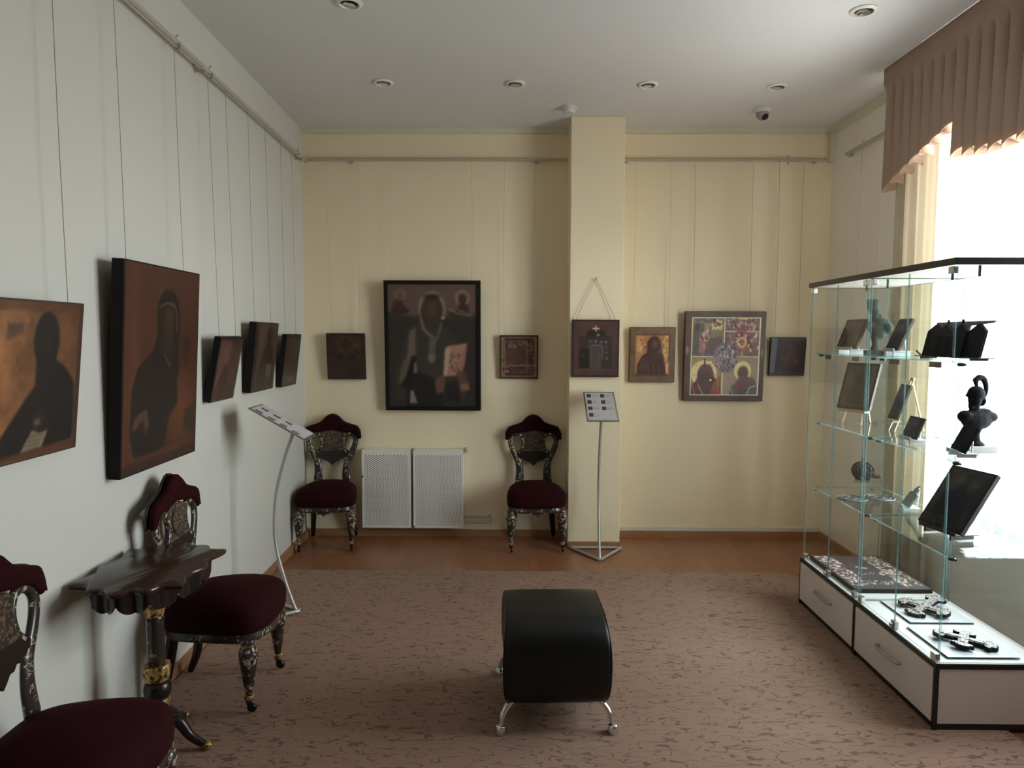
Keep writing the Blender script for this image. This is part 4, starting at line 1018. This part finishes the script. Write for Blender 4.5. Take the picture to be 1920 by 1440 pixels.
# ------------------------------------------------------------------ glass display cases
HX, HY = .218, .3145
SH = (1.409, 1.040, .676)            # shelf tops, above the floor
def pane(nm, a, b, parent, thin):
    """glass sheet; the four narrow sides get the green edge"""
    m = MB(); m.box(a, b)
    order = {'z': (0, 1), 'y': (2, 4), 'x': (3, 5)}[thin]
    m.mi = [0 if k in order else 1 for k in range(6)]
    me = bpy.data.meshes.new(nm); me.from_pydata(m.v, [], m.f); me.materials.append(M['glass']); me.materials.append(M['glass_edge'])
    me.polygons.foreach_set('material_index', m.mi); me.update()
    o = bpy.data.objects.new(nm, me); COL.objects.link(o); o.parent = parent; return o
def display_case(label, y):
    t = thing('display_case', label, 'display case', (1.792, y, .0125), 0, 'glass display cases by the window')
    Z = -.0125; zb = .272 + Z; e = .018
    m = MB(); m.box((-HX + .004, -HY + .003, .024), (HX - .002, HY - .003, zb - .022)); m.build('base_box', M['case_white'], t)
    m = MB(); m.box((-HX + .006, -HY + .004, 0), (HX - .004, HY - .004, .024)); m.build('plinth_strip', M['case_black'], t)
    m = MB()
    m.box((-HX, -HY, zb - .022), (HX, HY, zb - .001))
    for sy in (-1, 1): m.box((-HX - .001, min(sy * HY, sy * (HY - .012)), 0), (-HX + .014, max(sy * HY, sy * (HY - .012)), zb - .022))
    m.build('black_edging', M['case_black'], t)
    m = MB(); m.box((-HX + .004, -HY + .003, zb - .002), (HX - .004, HY - .003, zb)); m.build('white_deck', M['case_white'], t)
    m = MB(); m.box((-HX - .003, -HY + .014, .028), (-HX + .004, HY - .014, zb - .026)); dr = m.build('drawer_front', M['case_white'], t, bevel=.001)
    m = MB(); hz = .148; m.tube(spline([(-HX - .003, -.085, hz), (-HX - .022, -.078, hz), (-HX - .026, 0, hz), (-HX - .022, .078, hz), (-HX - .003, .085, hz)], 5), .0055, 8); m.build('handle', M['steel'], dr, True)
    zt = 1.760 + Z
    m = MB(); m.box((-HX + .002, -HY + .002, zt + .002), (HX - .002, HY - .002, zt + .024)); m.build('lid', M['case_white'], t)
    m = MB(); k = .006
    for a, b in (((-HX - .001, -HY - .001, zt), (-HX + k, HY + .001, zt + .026)), ((HX - k, -HY, zt), (HX + .001, HY, zt + .026)), ((-HX + k, -HY - .001, zt), (HX - k, -HY + k, zt + .026)), ((-HX + k, HY - k, zt), (HX - k, HY + .0008, zt + .026))): m.box(a, b)
    m.build('lid_edging', M['case_black'], t)
    g = .006; q = .010
    for s_ in (-1, 1):
        yy = s_ * (HY - q); pane('glass_side', (-HX + q + .009, yy - g / 2, zb), (HX - q, yy + g / 2, zt), t, 'y')
    pane('glass_back', (HX - q - g, -HY + q + .004, zb), (HX - q, HY - q - .004, zt), t, 'x')
    for a, b in ((-HY + q, -.0015), (.0015, HY - q)):
        d = pane('glass_door', (-HX + q, a, zb + .006), (-HX + q + g, b, zt - .006), t, 'x')
        yo = a + .022 if a < -.1 else b - .022
        for z0, z1 in ((zt - .030, zt - .004), (zb + .002, zb + .030)):
            m = MB(); m.box((-HX + q - .006, yo - .016, z0), (-HX + q + .014, yo + .016, z1)); m.build('hinge', M['chrome'], d, bevel=.002)
    m = MB(); m.box((-HX + q - .006, -.016, zb + .002), (-HX + q + .012, .016, zb + .034)); m.lathe([(.008, 0), (.008, .012)], (-HX + q - .006, 0, zb + .018), 12, axis=(-1, 0, 0)); m.build('door_lock', M['steel'], t, bevel=.002)
    m = MB(); m.box((-HX + q + .012, -HY + .05, zt - .052), (-HX + q + .018, -HY + .058, zt)); m.box((-HX + .10, -HY + .018, zt - .04), (-HX + .106, -HY + .026, zt)); m.build('top_catch', M['black_plastic'], t)
    for i, z in enumerate(SH):
        s = pane('glass_shelf', (-HX + q + .030, -HY + q + .016, z + Z - .006), (HX - q - .012, HY - q - .016, z + Z), t, 'z')
        for sx in (-.155, .15):
            for sy in (-1, 1):
                m = MB(); m.lathe([(.012, -.018), (.014, -.010), (.011, -.0062)], (sx, sy * (HY - q - .028), z + Z), 12); m.lathe([(.004, 0), (.004, .014)], (sx, sy * (HY - q - .017), z + Z - .012), 8, axis=(0, sy, 0)); m.build('shelf_pin', M['black_plastic'], s, True)
        if i == 0:
            for yy in (-.16, .13):
                m = MB(); m.box((-HX + q + .024, yy - .035, z + Z - .028), (-HX + q + .030, yy + .035, z + Z - .006)); m.build('brown_tag', M['brown_tag'], s)
    return t
display_case('nearer glass display case with the helmeted bust and crosses', 2.8505)
display_case('farther glass display case with a carved dark plaque on its floor', 3.4815)

# ------------------------------------------------------------------ exhibits
def put(name, label, cat, BL, BR, zb, h, lean, thick, mat, painter=None, res=(50, 60), outline=None, group=None):
    """a plaque leaning back; BL is its farther and BR its nearer lower corner (xy)"""
    a = math.atan2(BR[1] - BL[1], BR[0] - BL[0]); w = math.hypot(BR[0] - BL[0], BR[1] - BL[1])
    t = thing(name, label, cat, ((BL[0] + BR[0]) / 2, (BL[1] + BR[1]) / 2, zb), a, group)
    cl, sl = math.cos(lean), math.sin(lean)
    def T(x, y, z): return (x, y * cl + z * sl, z * cl - y * sl)
    if outline is None:
        m = MB(); m.box((-w / 2, -thick, 0), (w / 2, 0, h))
    else:
        m = MB(); m.prism([(x * w, z * h) for x, z in outline], -thick, 0)
    m.v = [T(*p) for p in m.v]; m.build('panel', M[mat], t, bevel=.0015)
    if painter:
        cv = Canvas(res[0], res[1], (60, 52, 50), w / h); painter(cv); i_ = .004
        painted_sheet('painted_face', cv, lambda u, v: T(-w / 2 + i_ + u * (w - 2 * i_), -thick - .0008, h - i_ - v * (h - 2 * i_)), t, 1.2, M['paint_matte'])
    return t, T, w, a
def stand_for(t, T, w, a, zb, zs, mat, label, depth=.06, lip=.012, nm='plate_stand'):
    """a little ledge stand under a plaque, standing on the shelf zs"""
    s = thing(nm, label, 'stand', (t.location.x, t.location.y, zs), a)
    k = zb - zs
    m = MB(); m.box((-w * .42, -.022, k - .004), (w * .42, depth, k - .0005)); m.box((-w * .42, -.026, k - .004), (w * .42, -.022, k + lip)); m.build('ledge', M[mat], s)
    for sx in (-.3, .3):
        m = MB(); m.box((sx * w - .005, -.02, 0), (sx * w + .005, depth - .004, k - .004)); m.build('foot', M[mat], s)
    if nm == 'plate_stand':
        p0 = Vector(T(0, .003, .02)) + Vector((0, 0, k)); p1 = Vector(T(0, .003, .09)) + Vector((0, 0, k))
        m = MB(); m.tube([(0, depth - .004, k - .003), p1 + Vector((0, .006, 0))], .003, 6); m.build('prop', M[mat], s)
    return s
def dusk(c):
    c.grad((80, 72, 70), (92, 80, 76)); c.mottle(.15, 8, 21); c.frame(0, 0, 1, 1, .05, (52, 46, 44)); c.ell(.5, .35, .16, .16, (70, 60, 58), .5); c.poly([(.2, .9), (.3, .5), (.7, .5), (.8, .9)], (66, 58, 58), .8, 3); c.blur(1)
def dusk2(c):
    c.grad((74, 70, 74), (66, 62, 66)); c.mottle(.15, 8, 22); c.frame(0, 0, 1, 1, .08, (44, 42, 44)); c.ell(.5, .3, .18, .14, (92, 84, 84), .5); c.poly([(.2, .95), (.3, .45), (.7, .45), (.85, .95)], (52, 48, 54), .8, 3); c.blur(1)
def dark_large(c):
    c.grad((66, 58, 56), (50, 44, 46)); c.mottle(.2, 7, 23); c.rect(0, 0, 1, .06, (58, 52, 50)); c.ell(.36, .2, .22, .14, (84, 70, 64), .8, .8); c.ell(.70, .25, .16, .12, (74, 70, 62), .8, .8)
    c.poly([(.1, .95), (.2, .45), (.5, .3), (.75, .45), (.85, .95)], (40, 38, 44), .9, 5); c.ell(.45, .55, .2, .2, (34, 38, 46), .9, .7); c.frame(0, 0, 1, 1, .025, (40, 34, 34), .8); c.blur(2)
r = put('icon_plaque', 'brown icon plaque on a white stand, top shelf by the far end', 'plaque', (1.72, 3.745), (1.72, 3.53), 1.434, .160, .35, .014, 'board_dark', dusk)
stand_for(*r, 1.434, 1.4095, 'acrylic', 'white stand under the brown plaque at the far end, top shelf')
r = put('icon_plaque', 'narrow grey icon plaque on a clear stand beside the green bust', 'plaque', (1.755, 3.315), (1.750, 3.195), 1.434, .158, .42, .014, 'board_dark', dusk2)
stand_for(*r, 1.434, 1.4095, 'acrylic', 'clear stand under the narrow plaque beside the green bust')
r = put('icon_plaque', 'largest plaque on a wooden easel, middle shelf of the farther case', 'plaque', (1.706, 3.69), (1.790, 3.514), 1.118, .250, .30, .016, 'board_dark', dusk)
big_easel = r
r2 = put('icon_plaque', 'slim blue-grey plaque on a small easel, seen nearly edge-on', 'plaque', (1.825, 3.400), (1.812, 3.292), 1.098, .178, .33, .012, 'board_dark', dusk2)
def easel(r, zs, label, mast):
    t, T, w, a = r; k = t.location.z - zs
    s = thing('wooden_easel', label, 'easel', (t.location.x, t.location.y, zs), a)
    up = Vector((0, 0, k))
    b1 = .003
    for sx in (-1, 1):
        p = [Vector(T(sx * w * .30, b1 + .004, -k * 1.04)) + up, Vector(T(sx * w * .10, b1 + .004, mast)) + up]
        p[0].z = .002
        m = MB(); m.tube(p, (.0055), 4, ref=(0, 1, 0)); m.build('leg', M['easel_wood'], s)
    p1 = Vector(T(0, .012, mast * .92)) + up
    m = MB(); m.tube([p1, Vector((0, p1.y + .06, .003))], .0055, 4); m.build('rear_leg', M['easel_wood'], s)
    m = MB(); m.box((-w * .42, -.026, k - .010), (w * .42, .012, k - .0005)); m.build('ledge', M['easel_wood'], s)
    m = MB(); pm = Vector(T(0, b1 + .004, mast)) + up; m.box((-w * .14, pm.y - .005, pm.z - .012), (w * .14, pm.y + .006, pm.z + .004)); m.build('crosspiece', M['easel_wood'], s)
    return s
easel(big_easel, 1.0405, 'wooden easel carrying the largest plaque on the middle shelf', .19)
easel(r2, 1.0405, 'small pale wooden easel with tall mast and slim plaque', .215)
r = put('icon_plaque', 'small dark framed plaque low on a clear stand in front of the easels', 'plaque', (1.715, 3.075), (1.708, 2.955), 1.056, .098, .37, .010, 'board_black', dusk2)
stand_for(*r, 1.056, 1.0405, 'acrylic', 'clear stand under the small dark framed plaque', .045)
r = put('icon_plaque', 'dark slate plaque leaning in front of the helmeted bust', 'plaque', (1.705, 2.712), (1.690, 2.604), 1.056, .106, .45, .010, 'bronze')
stand_for(*r, 1.056, 1.0405, 'acrylic', 'clear stand under the slate plaque by the helmeted bust', .05)
r = put('icon_plaque', 'large dark icon leaning far back on the lower shelf', 'plaque', (1.736, 2.950), (1.779, 2.728), .702, .285, .60, .020, 'board_black', dark_large, (90, 110))
stand_for(*r, .702, .6765, 'black_plastic', 'black stand under the large dark leaning icon', .09)
o = [(-.5, 0), (.5, 0), (.5, .62), (.36, .66), (.20, .68), (.22, .86), (.06, .92), (.08, 1.0), (-.08, 1.0), (-.06, .92), (-.22, .86), (-.20, .68), (-.36, .66), (-.5, .62)]
r = put('silver_plaque', 'little stepped silver plaque with finial on the lower shelf', 'plaque', (1.859, 3.316), (1.839, 3.220), .692, .115, .55, .008, 'pewter', outline=o)
stand_for(*r, .692, .6765, 'acrylic', 'clear stand under the stepped silver plaque', .05)

# folding icon of four gabled leaves
fx, fy = 1.715, 2.770
t = thing('folding_icon', 'dark folding icon of four gabled leaves on the top shelf', 'icon', (fx, fy, 1.4215), -PI / 2)
ln = .22
def FT(x, y, z): return (x, y + z * ln, z)
m = MB(); m.prism([(-.185, 0), (.055, 0), (.055, .120), (.185, .130), (.195, .1395), (-.165, .138)], .012, .018); m.v = [FT(*p) for p in m.v]; m.build('back_plate', M['old_silver'], t)
for i, xc in enumerate((-.140, -.052, .040, .130)):
    w2 = .046; yz = (.004, -.006, -.006, .004)[i]
    m = MB(); m.prism([(xc - w2, 0), (xc + w2, 0), (xc + w2, .100), (xc, .130), (xc - w2, .100)], yz - .010, yz + .004); m.v = [FT(*p) for p in m.v]; lf = m.build('gabled_leaf', M['bronze'], t, bevel=.0015)
    if i in (1, 2):
        m = MB(); m.ellipsoid(FT(xc, yz - .003, .138), (.005, .005, .009)); m.build('finial', M['bronze'], lf, True)
s = thing('plate_stand', 'black stand with upturned end under the folding icon', 'stand', (fx, fy, 1.4095), -PI / 2)
m = MB(); m.box((-.195, -.03, .008), (.19, .05, .0115)); m.tube([(-.195, .0, .010), (-.220, 0, .022), (-.232, 0, .030)], .004, 6); m.build('ledge', M['black_plastic'], s)
for sx in (-.16, .16):
    m = MB(); m.box((sx - .01, -.02, 0), (sx + .01, .04, .008)); m.build('foot', M['black_plastic'], s)

# busts
def sculpt(name, mb, mat, parent, vox=.0035, it=3):
    o = mb.build(name, M[mat], parent, True, sharp=180)
    r_ = o.modifiers.new('fuse', 'REMESH'); r_.mode = 'VOXEL'; r_.voxel_size = vox; r_.use_smooth_shade = True
    s_ = o.modifiers.new('soft', 'SMOOTH'); s_.factor = .5; s_.iterations = it
    bpy.context.view_layer.update()
    me = bpy.data.meshes.new_from_object(o.evaluated_get(bpy.context.evaluated_depsgraph_get()))
    o.modifiers.clear(); me.name = name; me.materials.clear(); me.materials.append(M[mat])
    me.polygons.foreach_set('material_index', [0] * len(me.polygons)); me.polygons.foreach_set('use_smooth', [True] * len(me.polygons)); o.data = me
    return o
t = thing('helmeted_bust', 'dark bronze bust with plumed helmet on a stone plinth', 'bust', (1.822, 2.758, 1.0405), .12)
m = MB(); m.box((-.062, -.048, 0), (.062, .048, .028)); m.build('plinth', M['plinth_stone'], t, bevel=.002)
m = MB(); m.lathe([(.036, .026), (.034, .036), (.020, .046), (.016, .070), (.022, .090), (.03, .105)], n=18)
m.ellipsoid((.004, 0, .130), (.066, .036, .042)); m.ellipsoid((-.042, .002, .142), (.030, .030, .026)); m.ellipsoid((.052, .002, .140), (.040, .030, .025)); m.ellipsoid((.012, 0, .150), (.054, .030, .020)); m.ellipsoid((.030, 0, .160), (.034, .026, .016))
m.lathe([(.018, .15), (.015, .175), (.017, .20)], (-.004, 0, 0), 14)
m.ellipsoid((-.010, -.003, .208), (.024, .026, .030)); m.ellipsoid((-.033, -.006, .205), (.007, .006, .008)); m.ellipsoid((-.030, -.004, .190), (.008, .010, .007)); m.ellipsoid((-.026, -.004, .180), (.010, .011, .010))
sculpt('torso_and_head', m, 'bronze', t)
m = MB(); m.ellipsoid((-.004, 0, .232), (.033, .031, .034)); m.box((-.040, -.016, .222), (-.02, .016, .230)); m.ellipsoid((.018, 0, .205), (.012, .026, .022)); sculpt('helmet', m, 'bronze', t)
m = MB(); m.tube(spline([(-.002, 0, .262), (-.008, 0, .282), (.004, 0, .298), (.024, 0, .292), (.036, 0, .268), (.038, 0, .238), (.030, 0, .212)], 5), lerp_list([.007, .009, .012, .012, .010, .008, .004], 5), 10); m.ellipsoid((-.010, 0, .288), (.011, .010, .012)); sculpt('plume', m, 'bronze', t)
t = thing('green_bust', 'greenish bronze bust in a tall flat hat, top shelf of the farther case', 'bust', (1.785, 3.490, 1.4095), -.25)
m = MB(); m.box((-.045, -.035, 0), (.035, .035, .022)); m.build('plinth', M['green_bronze'], t, bevel=.002)
m = MB(); m.lathe([(.026, .02), (.020, .032), (.014, .05), (.016, .070), (.026, .09)], n=16)
m.ellipsoid((.012, 0, .120), (.040, .034, .046)); m.ellipsoid((.048, 0, .132), (.034, .032, .030)); m.ellipsoid((.022, 0, .155), (.046, .032, .028)); m.ellipsoid((-.016, 0, .140), (.026, .028, .030))
m.ellipsoid((-.004, 0, .182), (.022, .022, .024)); m.ellipsoid((-.008, 0, .212), (.026, .025, .028)); m.ellipsoid((.018, -.002, .206), (.008, .008, .008)); m.ellipsoid((.012, 0, .190), (.015, .015, .016))
m.lathe([(.025, .222), (.028, .248), (.029, .270), (.026, .275)], (-.016, 0, 0), 18)
sculpt('torso_and_head', m, 'green_bronze', t)

# lower shelf of the farther case
t = thing('riser_block', 'low clear riser block under the round openwork pot', 'stand', (1.848, 3.69, .6765))
m = MB(); m.box((-.085, -.075, 0), (.085, .075, .004)); m.box((-.085, -.075, .052), (.085, .075, .056)); m.box((-.085, -.07, .004), (-.081, .07, .052)); m.box((.081, -.07, .004), (.085, .07, .052)); m.build('clear_shell', M['glass'], t)
t = thing('openwork_pot', 'round dark openwork pot with a knob and short spout', 'pot', (1.848, 3.69, .733))
m = MB(); m.ellipsoid((0, 0, .046), (.050, .050, .044), 20, 12); m.build('bowl', M['bronze'], t, True)
m = MB()
for k in range(10):
    a = 2 * PI * k / 10; m.tube([(.055 * math.sin(f) * math.cos(a), .055 * math.sin(f) * math.sin(a), .047 + .049 * math.cos(f)) for f in [PI * j / 10 for j in range(1, 10)]], .003, 5)
for z in (.02, .047, .072):
    rr = .055 * math.sqrt(max(0, 1 - ((z - .047) / .049) ** 2)); m.tube([(rr * math.cos(2 * PI * k / 24), rr * math.sin(2 * PI * k / 24), z) for k in range(24)], .003, 5, closed=True)
m.build('openwork_cage', M['bronze'], t, True)
m = MB(); m.lathe([(.006, .088), (.009, .098), (.005, .104), (.008, .113), (.003, .122)], n=12); m.build('knob', M['bronze'], t, True)
m = MB(); m.tube(spline([(.040, -.01, .03), (.062, -.015, .018), (.085, -.02, .020)], 5), lerp_list([.014, .010, .008], 5), 10); m.build('spout', M['bronze'], t, True)
m = MB(); m.lathe([(.036, 0), (.038, .003), (.028, .008)], n=20); m.build('foot_ring', M['bronze'], t, True)
for i, (x, y, lab) in enumerate(((1.690, 3.470, 'openwork metal disc lying on the lower shelf, near the door'), (1.836, 3.486, 'openwork metal disc lying on the lower shelf, behind its twin'))):
    t = thing('filigree_disc', lab, 'disc', (x, y, .6765), .3 * i, 'openwork discs on the lower shelf')
    m = MB(); R_ = .070
    for rr in (R_, R_ * .72, R_ * .30): m.tube([(rr * math.cos(2 * PI * k / 36), rr * math.sin(2 * PI * k / 36), .005) for k in range(36)], .0036, 6, closed=True)
    m.build('rings', M['old_silver'], t, True)
    m = MB()
    for k in range(12):
        a = 2 * PI * k / 12; m.tube([(R_ * .3 * math.cos(a), R_ * .3 * math.sin(a), .005), (R_ * math.cos(a + .25), R_ * math.sin(a + .25), .005)], .0025, 5)
    m.build('spokes', M['old_silver'], t, True)

# case floors: carved panel, two glass plates with crosses
def carved(c):
    c.c[:] = (44, 40, 42); rs = 31
    cols = [(150, 132, 126), (70, 60, 58), (176, 160, 150), (110, 84, 80), (34, 28, 28)]
    c.dots(.03, .03, .30, .97, 420, .017, cols, 31); c.dots(.70, .03, .97, .97, 380, .017, [(160, 134, 122), (60, 56, 50), (120, 112, 100)], 32)
    c.dots(.30, .55, .75, .63, 60, .012, cols, 33); c.dots(.30, .78, .75, .88, 80, .012, cols, 34); c.dots(.40, .36, .56, .44, 26, .012, [(140, 134, 130), (90, 84, 84)], 35)
    c.rect(0, 0, 1, .03, (36, 32, 32)); c.rect(0, .93, 1, 1, (46, 43, 45)); c.line([(.30, .02), (.30, .97)], .01, (30, 26, 26)); c.line([(.72, .02), (.72, .97)], .01, (130, 124, 114), .7); c.blur(1)
x0, x1, y0, y1 = 1.612, 1.985, 3.250, 3.765
t = thing('carved_plaque', 'dark carved plaque with silvery borders lying on the case floor', 'plaque', ((x0 + x1) / 2, (y0 + y1) / 2, .2725))
m = MB(); m.box((x0 - t.location.x, y0 - t.location.y, 0), (x1 - t.location.x, y1 - t.location.y, .020)); m.build('slab', M['board_black'], t, bevel=.003)
cv = Canvas(150, 190, (40, 38, 40), (x1 - x0) / (y1 - y0)); carved(cv)
hx, hy = (x1 - x0) / 2 - .004, (y1 - y0) / 2 - .004
painted_sheet('carved_face', cv, lambda u, v: (-hx + 2 * hx * u, hy - 2 * hy * v, .0208), t, 2.6, M['paint'])
def glass_plate(label, x0, x1, y0, y1):
    o = MB(); o.box((-(x1 - x0) / 2, -(y1 - y0) / 2, 0), ((x1 - x0) / 2, (y1 - y0) / 2, .008), [1, 0, 1, 1, 1, 1])
    q = o.build('glass_plate', [M['acrylic'], M['glass_edge']]); q.location = ((x0 + x1) / 2, (y0 + y1) / 2, .2725); return tag(q, label, 'plate')
glass_plate('square glass plate under the silvery cross, beside the carved plaque', 1.680, 1.950, 2.895, 3.142)
glass_plate('square glass plate under the dark-edged cross, nearest the case corner', 1.642, 1.915, 2.575, 2.855)
def trefoil_arm(L, w, n=1):
    """outline half of an arm along +y from the centre, right side, ending in a trefoil"""
    return [(w, w), (w * .9, L * .62), (w * 1.9, L * .66), (w * 2.1, L * .78), (w * 1.4, L * .84), (w * 1.2, L * .95), (w * .5, L), (0, L * 1.01)]
def cross_outline(Ls, w):
    out = []
    for k, L in enumerate(Ls):                       # four arms: +y, -x, -y, +x
        h = trefoil_arm(L, w); full = h + [(-x, y) for x, y in h[::-1][1:]]
        a = k * PI / 2; c, s = math.cos(a), math.sin(a)
        out += [(x * c - y * s, x * s + y * c) for x, y in full[:-1]]
    return out
def cross(label, x, y, z, rz, Ls, w, th, tilt, mat, core):
    t = thing('altar_cross', label, 'cross', (x, y, z), rz)
    m = MB(); m.prism(cross_outline(Ls, w), .0, th, fl); R_ = Matrix.Rotation(tilt, 4, 'X'); off = Ls[2] * math.sin(abs(tilt)) + .001
    def tr(mb): mb.v = [tuple(R_ @ Vector(p) + Vector((0, 0, off))) for p in mb.v]
    tr(m); m.build('cross_body', M[core], t)
    m = MB(); m.prism([(a * .965, b * .965) for a, b in cross_outline(Ls, w * .93)], th, th + .002, fl); tr(m); m.build('ornate_face', M[mat], t)
    m = MB(); m.prism([(-w * .6, -Ls[2] * .7), (w * .6, -Ls[2] * .7), (w * .6, Ls[0] * .75), (-w * .6, Ls[0] * .75)], th + .002, th + .005, fl); m.prism([(-Ls[1] * .6, -w * .35), (Ls[3] * .6, -w * .35), (Ls[3] * .6, w * .35), (-Ls[1] * .6, w * .35)], th + .002, th + .0045, fl); tr(m); m.build('raised_figure', M[mat], t)
    m = MB(); m.box((-w * .7, Ls[0] * .45, 0), (w * .7, Ls[0] * .62, off + math.sin(tilt) * Ls[0] * .45 - .001)); m.build('prop_block', M['acrylic'], t)
    return t
def filigree():
    t = NT('filigree_silver'); v = t.coord(); vo = t.n('ShaderNodeTexVoronoi'); vo.inputs['Scale'].default_value = 130; t.l(v, vo.inputs['Vector'])
    c = t.ramp(vo.outputs['Distance'], [(0.15, (0.55, 0.53, 0.50)), (0.5, (0.32, 0.30, 0.28)), (0.75, (0.06, 0.055, 0.05))])
    return t.done(t.bsdf(c, 0.4, 0.3, t.bump(vo.outputs['Distance'], .5, .003)))
M['filigree'] = filigree()
cross('large silvery ornate cross propped on the glass plate beside the carved plaque', 1.805, 3.015, .2815, -.95, (.150, .105, .105, .105), .021, .012, .10, 'filigree', 'bronze')
cross('dark-edged ornate cross on the glass plate nearest the case corner', 1.775, 2.695, .2815, .95, (.105, .085, .115, .085), .019, .014, .05, 'filigree', 'bronze')
